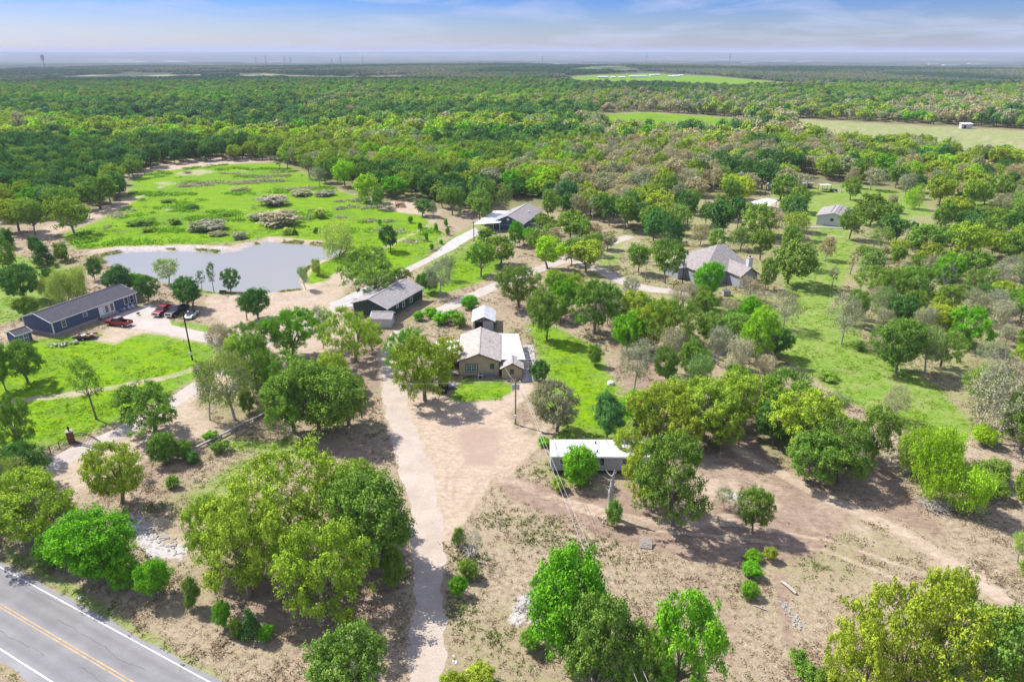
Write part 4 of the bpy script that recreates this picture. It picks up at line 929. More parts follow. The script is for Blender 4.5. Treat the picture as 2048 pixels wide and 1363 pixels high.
scatter('distant_woodland', pat, np.stack([fx, fy, fz], 1), np.stack([sc, sc, np.ones(len(fx))], 1), rng.uniform(0, 6.28, len(fx)), rng.integers(0, 4, len(fx)), tn_, 'hazy blue-green woods along the skyline', 'woodland')
print('patches', len(fx))
# ------------------------------------------------------------------ buildings
WHITE = mat('white_trim', (.72, .72, .74), .6)
GLASS = mat('window_glass', (.03, .04, .05), .08, spec=.8)
SHINGLE_D = mat('shingle_slate', (.075, .072, .09), .95, noise=.25, nscale=1.7, bump=.3)
SHINGLE_G = mat('shingle_grey', (.31, .285, .285), .95, noise=.25, nscale=1.5, bump=.3)
SHINGLE_T = mat('shingle_taupe', (.40, .36, .33), .95, noise=.25, nscale=1.5, bump=.3)
SHINGLE_H = mat('shingle_warm_grey', (.29, .262, .252), .95, noise=.25, nscale=1.5, bump=.3)
TIN = mat('white_tin', (.74, .75, .78), .45, noise=.05, nscale=.8)
TIN_OLD = mat('old_tin', (.52, .53, .58), .5, noise=.28, nscale=.9)
TIN_STAIN = mat('stained_roof', (.44, .43, .42), .7, nscale=1.1, col2=(.78, .78, .79), stretch=(1.6, .35, 1), noise=.25)
WOOD = mat('weathered_wood', (.30, .23, .165), .9, noise=.35, nscale=4)
WOOD_G = mat('grey_wood', (.36, .33, .30), .9, noise=.3, nscale=5)
CONC = mat('concrete_block', (.42, .40, .38), .9, noise=.18, nscale=3)
DARK = mat('dark_metal', (.025, .025, .03), .5)
IRON = mat('iron', (.04, .035, .035), .6)
BRICK = mat('red_brick', (.20, .085, .06), .9, noise=.3, nscale=9)
STONE = mat('limestone', (.34, .315, .29), .9, noise=.25, nscale=4, bump=.4)
RUST = mat('rust', (.26, .11, .06), .9, noise=.4, nscale=5)

def siding(name, col):
    """painted lap siding: thin shadow lines every 20 cm come from real relief in the bump"""
    m = mat(name, col, .8, noise=.07, nscale=2.5)
    t = m.node_tree; tcn = N(t, 'ShaderNodeTexCoord'); w = N(t, 'ShaderNodeTexWave', wave_type='BANDS', bands_direction='Z', wave_profile='SAW')
    w.inputs['Scale'].default_value = .8; t.links.new(tcn.outputs['Object'], w.inputs['Vector']); bn = N(t, 'ShaderNodeBump'); bn.inputs['Strength'].default_value = .6; bn.inputs['Distance'].default_value = .03
    t.links.new(w.outputs['Fac'], bn.inputs['Height']); t.links.new(bn.outputs[0], t.nodes['Principled BSDF'].inputs['Normal']); return m

def window(root, face, L, W, u, z, w, h, style='sash', frame=None, name='window', fr=.09):
    """a framed opening on a wall: face F (y=0), B (y=W), L (x=0), R (x=L); u along the wall, z sill height"""
    frame = frame or WHITE
    M = {'F': Matrix.Translation((u, 0, z)), 'B': Matrix.Translation((u, W, z)) @ Matrix.Rotation(math.pi, 4, 'Z'),
         'L': Matrix.Translation((0, u, z)) @ Matrix.Rotation(-math.pi / 2, 4, 'Z'), 'R': Matrix.Translation((L, u, z)) @ Matrix.Rotation(math.pi / 2, 4, 'Z')}[face]
    mb = MB()
    for c, d in (((0, -.035, h / 2 + fr / 2), (w + 2 * fr, .07, fr)), ((0, -.045, -h / 2 - fr / 2), (w + 2 * fr + .06, .09, fr)), ((-w / 2 - fr / 2, -.035, 0), (fr, .07, h)), ((w / 2 + fr / 2, -.035, 0), (fr, .07, h))): mb.box(c, d)
    if style in ('sash', 'grid'): mb.box((0, -.03, 0), (w, .05, .05))
    if style in ('grid', 'double'): mb.box((0, -.032, 0), (.06, .05, h))
    if style == 'grid':
        for k in (-.25, .25): mb.box((k * w, -.028, 0), (.03, .04, h)); mb.box((0, -.027, k * h), (w, .04, .03))
    o = mb.build(name, frame, root); o.matrix_local = M
    pn = MB().box((0, -.012, 0), (w, .02, h)).build('pane', GLASS, o)
    return o
def door(root, face, L, W, u, z, w, h, m=None, glass=False):
    M = {'F': Matrix.Translation((u, 0, z)), 'L': Matrix.Translation((0, u, z)) @ Matrix.Rotation(-math.pi / 2, 4, 'Z'), 'R': Matrix.Translation((L, u, z)) @ Matrix.Rotation(math.pi / 2, 4, 'Z')}[face]
    mb = MB(); mb.box((0, -.03, h / 2), (w, .06, h), m=m or WHITE)
    for x in (-w / 2 - .06, w / 2 + .06): mb.box((x, -.045, h / 2), (.12, .09, h + .1), m=WHITE)
    mb.box((0, -.045, h + .1), (w + .24, .09, .12), m=WHITE)
    o = mb.build('door', None, root); o.matrix_local = M
    MB().box((w * .38, -.09, h * .47), (.05, .06, .14)).build('handle', DARK, o)
    if glass: MB().box((0, -.068, h * .55), (w * .7, .02, h * .75)).build('pane', GLASS, o)
    return o

def gable_house(name, label, cat, A, ang, L, W, skirt, wall_h, rise, ridge, wallm, roofm, over=.35, skirtm=None, trim=True, base_z=0, corner=True, group=None):
    """A: front-left corner on the ground; x runs along the front, y goes into the house"""
    root = empty(name, (A[0], A[1], base_z), ang, label, cat, group)
    z0, z1 = skirt, skirt + wall_h
    if skirt > 0: MB().box((L / 2, W / 2, skirt / 2), (L - .12, W - .12, skirt)).build('skirting', skirtm or CONC, root)
    mb = MB()
    if ridge == 'x': mb.prism([(0, z0), (W, z0), (W, z1), (W / 2, z1 + rise), (0, z1)], 0, L, axis='x')
    else: mb.prism([(0, z0), (L, z0), (L, z1), (L / 2, z1 + rise), (0, z1)], 0, W, axis='y')
    mb.build('wall', wallm, root)
    th = .16; e = over
    half = W / 2 if ridge == 'x' else L / 2; sl = rise / half
    for sgn in (0, 1):
        if ridge == 'x':
            y_e = -e if sgn == 0 else W + e; ze = z1 - e * sl + .03
            q = [(-e, y_e, ze + th), (L + e, y_e, ze + th), (L + e, W / 2, z1 + rise + .03 + th), (-e, W / 2, z1 + rise + .03 + th)]
        else:
            x_e = -e if sgn == 0 else L + e; ze = z1 - e * sl + .03
            q = [(x_e, -e, ze + th), (x_e, W + e, ze + th), (L / 2, W + e, z1 + rise + .03 + th), (L / 2, -e, z1 + rise + .03 + th)]
        MB().slab(q, th).build('roof_slope', roofm, root)
    mb = MB()
    if ridge == 'x': mb.box((L / 2, W / 2, z1 + rise + th + .04), (L + 2 * e, .3, .06))
    else: mb.box((L / 2, W / 2, z1 + rise + th + .04), (.3, W + 2 * e, .06))
    mb.build('ridge_cap', roofm, root)
    if trim:
        mb = MB()
        if ridge == 'x':
            for y_ in (-e - .03, W + e + .03): mb.box((L / 2, y_, z1 - e * sl + .06), (L + 2 * e + .06, .05, .2))
            for x_ in (-e - .03, L + e + .03):
                for s in (0, 1):
                    a = Vector((x_, -e if s == 0 else W + e, z1 - e * sl + .05)); b2 = Vector((x_, W / 2, z1 + rise + .08)); mb.tube([a, b2], .10, 4)
        else:
            for x_ in (-e - .03, L + e + .03): mb.box((x_, W / 2, z1 - e * sl + .06), (.05, W + 2 * e + .06, .2))
            for y_ in (-e - .03, W + e + .03):
                for s in (0, 1):
                    a = Vector((-e if s == 0 else L + e, y_, z1 - e * sl + .05)); b2 = Vector((L / 2, y_, z1 + rise + .08)); mb.tube([a, b2], .10, 4)
        mb.build('fascia', trim if not isinstance(trim, bool) else WHITE, root)
    if corner:
        for x_, y_ in ((0, 0), (L, 0), (0, W), (L, W)): MB().box((x_, y_, (z0 + z1) / 2), (.2, .2, z1 - z0 - .02)).build('corner_board', WHITE, root)
    return root
def vent(root, x, y, z, s=.3, m=None):
    MB().cyl((x, y, z), s * .35, s * 1.3, 8).build('roof_vent', m or DARK, root)
def dirang(a, b): return math.atan2(b[1] - a[1], b[0] - a[0])

# --- long blue mobile home at left
A = np.array(P(110.6, 673)); B = np.array(P(275, 611)); L_ = float(np.hypot(*(B - A))); W_ = 8.8; ang = dirang(A, B)
BLUE = siding('slate_blue_siding', (.085, .115, .185))
r = gable_house('mobile_home', 'long slate-blue mobile home with dark grey roof and white-framed windows beside the parked trucks', 'house', A, ang, L_, W_, .7, 2.55, 1.35, 'x', BLUE, SHINGLE_D, .35, WOOD_G)
blue_root = r
window(r, 'F', L_, W_, .12 * L_, 2.05, .85, 1.35); window(r, 'F', L_, W_, .365 * L_, 2.35, .9, .7)
door(r, 'F', L_, W_, .555 * L_, .72, 1.0, 2.05); door(r, 'F', L_, W_, .62 * L_, .72, 1.05, 2.05, glass=True); door(r, 'F', L_, W_, .685 * L_, .72, 1.05, 2.05, glass=True)
window(r, 'F', L_, W_, .87 * L_, 2.05, .95, 1.6); window(r, 'F', L_, W_, .945 * L_, 2.05, .95, 1.6)
for u in (.22, .5, .8): vent(r, u * L_, W_ * .5 + 1.2, 3.25 + .7 + 1.0)
deck = MB()
for k in range(4): deck.box((.60 * L_, -.45 - k * .38, .62 - k * .17), (3.6, .38, .09))
for x_ in (-1.75, 0, 1.75): deck.box((.60 * L_ + x_, -.9, .28), (.08, 1.3, .5))
MB().box((.6 * L_, -.6, .63), (3.9, 1.2, .1)).build('porch_deck', WOOD_G, r); deck.build('porch_steps', WOOD_G, r)
# --- small blue shed
a2, b2 = np.array(P(37, 690)), np.array(P(67, 680))
r = gable_house('garden_shed', 'small slate-blue garden shed with white double doors at the end of the mobile home', 'shed', a2, dirang(a2, b2), 2.9, 3.4, .15, 1.9, .6, 'x', BLUE, SHINGLE_D, .2, CONC, corner=False)
r.rotation_euler.z = dirang(a2, b2)
for k in (0, 1):
    mb = MB(); x_ = .85 + k * .95
    mb.box((x_, -.03, 1.05), (.9, .05, 1.7), m=WHITE)
    for dx_, dz_ in ((-.2, .42), (.2, .42), (-.2, -.42), (.2, -.42)): mb.box((x_ + dx_, -.062, 1.05 + dz_), (.32, .02, .72), m=BLUE)
    mb.build('door', None, r)
# --- green house
GREEN = siding('dark_green_siding', (.035, .062, .045))
A = np.array(P(776, 642)); B = np.array(P(845, 600)); L_ = float(np.hypot(*(B - A))); ang = dirang(A, B); W_ = 9.0
r = gable_house('green_house', 'dark green manufactured house with grey shingle roof under the big spreading oak', 'house', A, ang, L_, W_, .55, 2.6, 1.5, 'x', GREEN, SHINGLE_G, .4, mat('brown_skirt', (.22, .17, .15), .9))
window(r, 'F', L_, W_, .27 * L_, 2.25, .8, .7); window(r, 'F', L_, W_, .44 * L_, 2.0, .95, 1.5); window(r, 'F', L_, W_, .66 * L_, 2.0, .95, 1.5)
vent(r, .4 * L_, W_ * .3, 4.0, .3)
GREYW = siding('pale_grey_siding', (.50, .50, .53))
a2 = np.array(P(744, 655)); b2 = np.array(P(768, 652))
r = gable_house('annex_shed', 'small pale grey shed with hipped grey roof against the end of the green house', 'shed', a2, ang - math.pi / 2 + .35, 4.2, 3.6, 0, 2.2, .8, 'x', GREYW, SHINGLE_G, .25, corner=False)

# --- beige house
BEIGE = siding('beige_siding', (.50, .375, .285)); BROWN_T = mat('brown_trim', (.10, .065, .05), .8)
A = np.array(P(919, 752)); B = np.array(P(998, 752)); L_ = float(np.hypot(*(B - A))); peakb = P(951.4, 655.7, 4.5); D_ = peakb[1] - A[1]
print('beige', L_, D_)
r = gable_house('beige_house', 'beige gabled house with grey shingle roof joined to a white metal carport roof', 'house', A, R(1.0), L_, D_ - .3, .35, 2.7, 1.45, 'y', BEIGE, SHINGLE_T, .38, BEIGE, trim=BROWN_T, corner=False)
TEALT = mat('slate_window_trim', (.10, .12, .15), .7)
o = window(r, 'F', L_, D_, .31 * L_, 1.75, 1.75, 1.25, 'grid', WHITE, fr=.06)
mb = MB()
for c, d in (((0, -.055, .78), (2.25, .03, .16)), ((0, -.055, -.78), (2.25, .03, .16)), ((-1.04, -.055, 0), (.16, .03, 1.4)), ((1.04, -.055, 0), (.16, .03, 1.4))): mb.box(c, d)
mb.build('outer_casing', TEALT, o)
window(r, 'F', L_, D_, .83 * L_, 2.0, .62, .85, 'sash', TEALT)
vent(r, L_ * .45, 4.2, 4.45, .4, WHITE); vent(r, L_ * .42, 11.5, 4.4, .4, WHITE); vent(r, L_ * .75, 7.0, 4.0, .2)
MB().box((L_ * .72, -.04, .33), (2.5, .05, .62)).build('skirt_panel', mat('blue_grey_sheet', (.22, .25, .33), .6), r)
mb = MB(); mb.box((0, 0, .38), (.75, .75, .76)); o = mb.build('air_conditioner', WHITE); 
px_ = P(961, 756); o.location = (px_[0], px_[1], 0); tag(o, 'white air-conditioning unit below the front gable of the beige house', 'air conditioner')
MB().cyl((0, 0, .78), .28, .05, 14).build('fan_grille', DARK, o); MB().box((0, -.385, .38), (.6, .02, .6)).build('side_grille', DARK, o)
# white carport roof: ribbed panels, posts
fl, fr_, br, bl = P(996, 719, 3.0), P(1051, 719, 2.6), P(1036.5, 667, 2.6), P(985, 665, 3.0)
root = empty('carport', (fl[0], fl[1], 0), 0, 'white ribbed metal carport roof on the right side of the beige house', 'carport')
npn = 9
for k in range(npn):
    t0, t1 = k / npn, (k + 1) / npn - .012
    q = []
    for (a_, b_, z_) in ((fl, bl, 3.0), (fr_, br, 2.6)): pass
    p00 = Vector((fl[0] + (bl[0] - fl[0]) * t0, fl[1] + (bl[1] - fl[1]) * t0, 3.02)); p01 = Vector((fl[0] + (bl[0] - fl[0]) * t1, fl[1] + (bl[1] - fl[1]) * t1, 3.02))
    p10 = Vector((fr_[0] + (br[0] - fr_[0]) * t0, fr_[1] + (br[1] - fr_[1]) * t0, 2.6)); p11 = Vector((fr_[0] + (br[0] - fr_[0]) * t1, fr_[1] + (br[1] - fr_[1]) * t1, 2.6))
    off = Vector((fl[0], fl[1], 0)); dz_ = Vector((0, 0, .05))
    mb = MB(); mb.slab([p00 - off, p10 - off, p11 - off, p01 - off], .04); mb.slab([p00 - off + dz_, p10 - off + dz_, (p10 * .86 + p11 * .14) - off + dz_, (p00 * .86 + p01 * .14) - off + dz_], .06)
    mb.build('roof_panel', TIN, root)
for t_ in (0.02, .34, .66, .98):
    p = Vector((fr_[0] + (br[0] - fr_[0]) * t_ - .15 - fl[0], fr_[1] + (br[1] - fr_[1]) * t_ - fl[1], 0)); MB().box((p.x, p.y, 1.26), (.12, .12, 2.5)).build('post', WHITE, root)
# shed in front
A = np.array(P(1003.8, 757.5)); B = np.array(P(1044, 757.5)); L2 = float(np.hypot(*(B - A)))
r = gable_house('beige_shed', 'small beige gabled shed in front of the white carport roof', 'shed', A, R(1), L2, 3.4, .1, 2.05, .95, 'y', BEIGE, SHINGLE_T, .35, BEIGE, trim=BROWN_T, corner=False)
window(r, 'F', L2, 3.4, .5 * L2, 1.5, .55, .8, 'grid', TEALT)
# patio slabs
root = empty('patio', (*P(1050, 742), 0), 0, None, None); root['kind'] = 'structure'
o0 = root.location.copy(); q = [np.array(P(*p)) for p in ((1046, 690), (1066, 690), (1080, 762), (1044, 764))]
for i in range(5):
    for j in range(2):
        t0, t1 = i / 5 + .006, (i + 1) / 5 - .006; s0, s1 = j / 2 + .01, (j + 1) / 2 - .01
        f_ = lambda s, t: Vector((*((q[0] * (1 - s) + q[1] * s) * (1 - t) + (q[3] * (1 - s) + q[2] * s) * t), .07)) - o0
        MB().slab([f_(s0, t0), f_(s1, t0), f_(s1, t1), f_(s0, t1)], .1).build('slab', CONCRETE, root)
# lean-to and deck on the left of the beige house
A = np.array(P(884, 733)); root = empty('lean_to', (A[0], A[1], 0), R(1), 'brown timber lean-to with white roof behind the big tree left of the beige house', 'lean-to')
MB().box((1.3, 3.2, 1.2), (2.6, 6.0, 2.4)).build('wall', WOOD, root)
MB().slab([(-1.6, -.3, 2.5), (3.0, -.3, 2.75), (3.0, 6.6, 2.75), (-1.6, 6.6, 2.5)], .08).build('roof', TIN, root)
MB().box((.9, -.03, 1.0), (.9, .05, 1.95)).build('door', WHITE, root)
A = np.array(P(889, 752)); root = empty('porch_deck', (A[0], A[1], 0), R(1), 'weathered wooden deck with railing between the beige house and the big tree', 'deck')
for k in range(10): MB().box((.1 + k * .27, .8, .42), (.25, 1.8, .05)).build('plank', WOOD_G, root)
for k in range(4): MB().box((.05 + k * .85, -.06, .65), (.09, .09, 1.3)).build('post', WOOD_G, root)
for z_ in (.75, 1.25): MB().box((1.32, -.13, z_), (2.7, .05, .1)).build('rail', WOOD_G, root)
# open metal shed
A = np.array(P(947, 662)); B = np.array(P(988, 662)); L3 = float(np.hypot(*(B - A)))
root = empty('metal_shed', (A[0], A[1], 0), R(1), 'open-fronted grey tin shed with white metal roof behind the beige house', 'shed')
TW = mat('grey_tin_wall', (.36, .38, .42), .6, noise=.12, nscale=2); D3 = 6.8
for c, d, n_ in (((L3 * .72, .04, 1.15), (L3 * .5, .08, 2.3), 'front_wall'), ((.04, D3 / 2, 1.15), (.08, D3, 2.3), 'side_wall'), ((L3 - .04, D3 / 2 + .1, 1.15), (.08, D3 - .25, 2.3), 'side_wall'), ((L3 / 2, D3, 1.15), (L3, .08, 2.3), 'back_wall'), ((.18, .04, 1.15), (.3, .08, 2.3), 'door_post')): MB().box(c, d).build(n_, TW, root)
mb = MB()
for a_, b_ in (((0, 2.32), (L3 / 2, 3.3)), ((L3, 2.32), (L3 / 2, 3.3)), ((0, 2.32), (L3, 2.32)), ((L3 / 2, 2.32), (L3 / 2, 3.25)), ((L3 * .25, 2.32), (L3 / 2, 2.9)), ((L3 * .75, 2.32), (L3 / 2, 2.9))): mb.tube([(a_[0], -.1, a_[1]), (b_[0], -.1, b_[1])], .07, 4)
mb.build('truss', WOOD_G, root)
for s in (0, 1):
    x_ = -.35 if s == 0 else L3 + .35
    MB().slab([(x_, -.35, 2.28), (x_, D3 + .2, 2.28), (L3 / 2, D3 + .2, 3.42), (L3 / 2, -.35, 3.42)], .05).build('roof_sheet', TIN_OLD if s else TIN, root)

# --- single-wide trailer home
A = np.array(P(1101, 947)); L4 = 14.0; W4 = 4.3
TRW = siding('trailer_grey', (.40, .40, .44))
root = empty('trailer_home', (A[0], A[1], 0), R(-.6), 'long pale grey trailer home with stained white flat roof behind bushes', 'trailer home')
MB().box((L4 / 2, W4 / 2, 1.72), (L4, W4, 2.25)).build('wall', TRW, root)
for k in range(2): MB().box((L4 * (.25 + .5 * k), W4 / 2, 2.93), (L4 / 2 + .06 - .02, W4 + .3, .13)).build('roof_sheet', TIN_STAIN, root)
for k in range(11): MB().box((L4 * (k + .5) / 11, -.02, 1.72), (.05, .04, 2.2)).build('batten', TRW, root)
for k in range(9): MB().box((L4 * (k + .5) / 9, W4 / 2, 3.02), (.06, W4 + .2, .05)).build('roof_seam', TIN_STAIN, root)
MB().box((L4 / 2, -.17, 2.86), (L4 + .1, .06, .14)).build('fascia', WHITE, root)
window(root, 'F', L4, W4, .515 * L4, 2.1, .42, .95, 'sash', DARK, fr=.04); window(root, 'F', L4, W4, .755 * L4, 2.1, .75, .6, 'sash', mat('brown_frame', (.16, .10, .07), .8), fr=.06)
window(root, 'F', L4, W4, .12 * L4, 2.1, .8, .7, 'sash', WHITE)
vent(root, .47 * L4, 3.3, 3.15, .3); vent(root, .47 * L4, 1.0, 3.15, .3); vent(root, .75 * L4, 3.6, 3.15, .25, RUST)
for k in range(6): MB().box((1 + k * 2.4, 1.2, .3), (.4, .4, .6)).build('pier', CONC, root); MB().box((1 + k * 2.4, 3.2, .3), (.4, .4, .6)).build('pier', CONC, root)
for k in range(3): MB().box((L4 / 2, .8 + k * 1.35, .58), (L4 - .4, .12, .06)).build('chassis_rail', DARK, root)

# --- pale violet-grey house with chimney
VIO = siding('violet_grey_siding', (.34, .35, .42))
def hip_roof(root, L, W, z1, rise, over, m, hipx, x0=0, y0=0):
    e = over; zt = z1 + rise; h1, h2 = hipx
    ra_, rb_ = Vector((x0 + h1, y0 + W / 2, zt)), Vector((x0 + L - h2, y0 + W / 2, zt))
    c = [Vector((x0 - e, y0 - e, z1)), Vector((x0 + L + e, y0 - e, z1)), Vector((x0 + L + e, y0 + W + e, z1)), Vector((x0 - e, y0 + W + e, z1))]
    for q in ([c[0], c[1], rb_, ra_], [c[2], c[3], ra_, rb_], [c[1], c[2], rb_], [c[3], c[0], ra_]): MB().slab([p + Vector((0, 0, .14)) for p in q], .14).build('roof_slope', m, root)
A = np.array(P(1403, 572)); ang = R(22)
root = empty('grey_house', (A[0], A[1], 0), ang, 'large grey hip-roofed house with pale violet walls and tall white chimney', 'house')
Lh, Wh = 15.0, 15.0
MB().box((Lh / 2, Wh / 2, 1.6), (Lh, Wh, 3.2)).build('wall', VIO, root)
hip_roof(root, Lh, Wh, 3.2, 4.8, .5, SHINGLE_H, (9.6, 3.2))
MB().box((10.2, -2.6, 1.6), (5.2, 5.4, 3.2)).build('wing_wall', VIO, root)
for s in (0, 1):
    x_ = 7.1 if s == 0 else 13.3; MB().slab([(x_, -5.8, 3.25), (x_, 3.0, 3.25), (10.2, 5.0, 5.35), (10.2, -5.8, 5.35)], .14).build('roof_slope', SHINGLE_H, root)
MB().prism([(7.6, 3.18), (12.8, 3.18), (10.2, 5.1)], -5.28, -5.0, axis='y').build('gable', VIO, root)
for x_ in (8.7, 10.2, 11.7):
    o = window(root, 'F', 0, 0, x_, 1.9, .8, 1.5, 'sash', WHITE); o.location.y = -5.3
ch = MB().box((13.6, -.9, 3.1), (1.3, 1.0, 6.2)); ch.build('chimney', mat('chimney_white', (.66, .66, .70), .8, noise=.06), root)
MB().box((13.6, -.9, 6.3), (1.45, 1.15, .18)).build('chimney_cap', CONC, root); MB().cyl((13.6, -.9, 6.55), .22, .4, 8).build('flue', DARK, root)
MB().box((-1.25, 10.5, 1.5), (2.4, 7, 3.0)).build('garage_wall', VIO, root); hip_roof(root, 3.4, 7, 3.0, 1.9, .4, SHINGLE_G, (1.5, 1.5), -2.5, 7)
MB().box((3.5, -.04, 1.2), (1.0, .06, 2.1)).build('door', WHITE, root)
window(root, 'F', Lh, Wh, 5.5, 1.9, 1.2, 1.3, 'double', WHITE); window(root, 'R', Lh, Wh, 4.5, 1.9, 1.4, 1.3, 'double', WHITE)
o = MB().box((0, 0, .55), (1.7, 1.7, 1.1)); p_ = P(1452, 590); o = o.build('hot_tub', mat('tub_grey', (.34, .36, .42), .7)); o.location = (p_[0], p_[1], 0); tag(o, 'square grey box with dark top beside the wing of the grey house', 'hot tub'); MB().box((0, 0, 1.14), (1.75, 1.75, .08)).build('cover', mat('tub_cover', (.10, .09, .10), .8), o)

# --- far house with white carport roof
A = np.array(P(1004, 457)); B = np.array(P(1046, 464)); L5 = float(np.hypot(*(B - A)))
C5 = np.array(P(1083, 437)); ang = dirang(B, C5); Lw = float(np.hypot(*(C5 - B)))
TEAL = siding('teal_siding', (.055, .10, .12))
r = gable_house('teal_house', 'dark teal house with grey shingle roof beside a broad white carport roof', 'house', B, ang, Lw, 10.5, .2, 2.7, 2.2, 'x', TEAL, SHINGLE_G, .4)
MB().cyl((-.12, 5.25, 3.9), .45, .1, 14, axis='x').build('gable_vent', WHITE, r); MB().box((Lw * .6, 2.2, 4.1), (.7, .5, .5)).build('roof_vent', WHITE, r)
window(r, 'F', Lw, 10.5, .4 * Lw, 1.7, 1.0, 1.2); window(r, 'F', Lw, 10.5, .75 * Lw, 1.7, 1.0, 1.2)
q = [np.array(P(945, 449, 3)), np.array(P(1000, 445, 3.2)), np.array(P(1027, 422, 3.2)), np.array(P(989, 421, 3))]
root = empty('carport', (q[0][0], q[0][1], 0), 0, 'broad white carport roof at the end of the upper driveway', 'carport'); o0 = Vector((q[0][0], q[0][1], 0))
MB().slab([Vector((*p, z)) - o0 for p, z in zip(q, (3, 3.2, 3.2, 3))], .15).build('roof', TIN, root)
for p in ((q[0] * .97 + q[2] * .03), (q[3] * .97 + q[1] * .03), (q[0] * .5 + q[3] * .5) * .98 + q[1] * .02, q[1] * .95 + q[3] * .05): MB().box((p[0] - o0.x, p[1] - o0.y, 1.45), (.18, .18, 2.9)).build('post', WHITE, root)

# --- houses at upper right
WH = siding('white_siding', (.56, .58, .62))
A = np.array(P(1632, 449)); B = np.array(P(1663, 452)); L6 = float(np.hypot(*(B - A))); L6 = max(L6, 6.6)
r = gable_house('white_house', 'white gabled building with dotted grey metal roof at the edge of the upper right lawn', 'house', A, dirang(A, B) - R(4), L6 + 3.5, 15, .1, 3.2, 1.3, 'y', WH, SHINGLE_G, .4, trim=WHITE, corner=False)
for k in range(6):
    for s in (-1, 1): MB().box(((L6 + 3.5) / 2 + s * 1.2, 2 + k * 2.2, 4.62), (.3, .3, .18)).build('roof_vent', DARK, r)
window(r, 'F', L6, 15, L6 * .72, 2.2, .8, .7, 'sash', DARK)
root = tag(MB().box((0, 0, .12), (17, 1.2, .24)).build('retaining_wall', CONC), 'low pale concrete wall in front of the white gabled building', 'wall'); p_ = P(1655, 456); root.location = (p_[0], p_[1], 0); root.rotation_euler.z = R(-6)
q = [np.array(P(1497, 404, 3)), np.array(P(1530, 416, 3)), np.array(P(1555, 401, 3)), np.array(P(1533, 396, 3))]
root = empty('carport', (q[1][0], q[1][1], 0), 0, 'flat white carport roof over dark parked things among the upper trees', 'carport'); o0 = Vector((q[1][0], q[1][1], 0))
MB().slab([Vector((*p, 3)) - o0 for p in q], .2).build('roof', TIN, root)
for p in q: p2 = p * .94 + np.mean(q, 0) * .06; MB().box((p2[0] - o0.x, p2[1] - o0.y, 1.4), (.2, .2, 2.8)).build('post', WHITE, root)
A = np.array(P(1450, 368)); r = gable_house('brown_roofed_house', 'low house with brown-grey roof and white chimney hidden among the upper trees', 'house', A, R(6), 15, 10, 0, 2.9, 2.2, 'x', WH, SHINGLE_T, .4, corner=False)
MB().box((-1.2, 2, 3), (1.6, 1.2, 6.0)).build('chimney', WHITE, r)
A = np.array(P(1606, 377)); r = gable_house('red_shed', 'small dark red shed with pale grey roof at the edge of the upper woods', 'shed', A, R(4), 4.2, 4.0, 0, 2.3, .7, 'x', mat('barn_red', (.14, .05, .045), .8), TIN_OLD, .4, corner=False); door(r, 'F', 4.2, 4, 1.2, 0, .9, 1.9)
A = np.array(P(1537, 379)); gable_house('grey_shed', 'small steep grey shed standing left of the red shed', 'shed', A, R(0), 3.4, 3.4, 0, 1.6, 1.6, 'y', WH, TIN_OLD, .2, corner=False)
p_ = P(1652, 384); root = empty('playset', (*p_, 0), R(8), 'timber playset with pale flat awning and low fence at the far lawn', 'playset')
for x_, y_ in ((-2, 0), (2, 0), (-2, 3), (2, 3)): MB().box((x_, y_, 1.4), (.2, .2, 2.8)).build('post', WOOD, root)
MB().box((0, 1.5, 2.85), (4.8, 3.6, .12)).build('awning', TIN_OLD, root); MB().box((0, 1.5, .9), (3.9, 2.9, .12)).build('platform', WOOD, root); MB().box((4, 1, .5), (2.4, 2.0, 1.0)).build('green_box', mat('green_paint', (.03, .14, .07), .7), root)
mb = MB(); mb.slab([(2.2, -.5, 1.0), (2.9, -.5, 1.0), (3.4, -3, .05), (2.7, -3, .05)], .05); mb.build('slide', WOOD, root)
for k in range(7): MB().box((5.6 + k * .22, -1.8 + k * .75, .75), (.1, .55, 1.5)).build('fence_panel', WOOD_G, root)
p_ = P(1930, 257); r = empty('field_shed', (*p_, 0), R(-4), 'small lone tin shed at the right edge of the pale field', 'shed')
MB().box((0, 0, 1.7), (8, 4, 3.4)).build('wall', TIN_OLD, r); MB().slab([(-4.5, -2.6, 3.6), (4.5, -2.6, 3.6), (4.5, 2.4, 4.3), (-4.5, 2.4, 4.3)], .1).build('roof', TIN, r)
MB().box((-1.5, -2.03, 1.3), (1.8, .06, 2.5)).build('door', DARK, r)
# far farm sheds
fd = [(1206, 155, 26, 7), (1226, 155, 12, 6), (1243, 155, 16, 7), (1266, 153, 20, 6), (1284, 152, 26, 5), (1304, 150, 14, 7), (1315, 149, 12, 6), (1342, 152, 14, 8), (1352, 151, 18, 8), (1362, 150, 12, 7)]
wh_ = ['leftmost', 'second from the left', 'third from the left', 'fourth from the left', 'fifth from the left', 'fifth from the right', 'fourth from the right', 'third from the right', 'second from the right', 'rightmost']
for k, (x_, y_, a_, b_) in enumerate(fd):
    p_ = P(x_, y_); g = gz1(*p_); r = empty('farm_shed', (p_[0], p_[1], g), R(random.uniform(-20, 20)), 'white farm shed in the far green field, %s of its row' % wh_[k], 'farm shed', 'sheds in the far green field')
    MB().box((0, 0, 1.5), (a_, b_, 3.0)).build('wall', WHITE if k % 3 else TIN_OLD, r); MB().prism([(-b_ / 2 - .3, 3.0), (b_ / 2 + .3, 3.0), (0, 4.4)], -a_ / 2, a_ / 2, axis='x').build('roof', TIN, r)
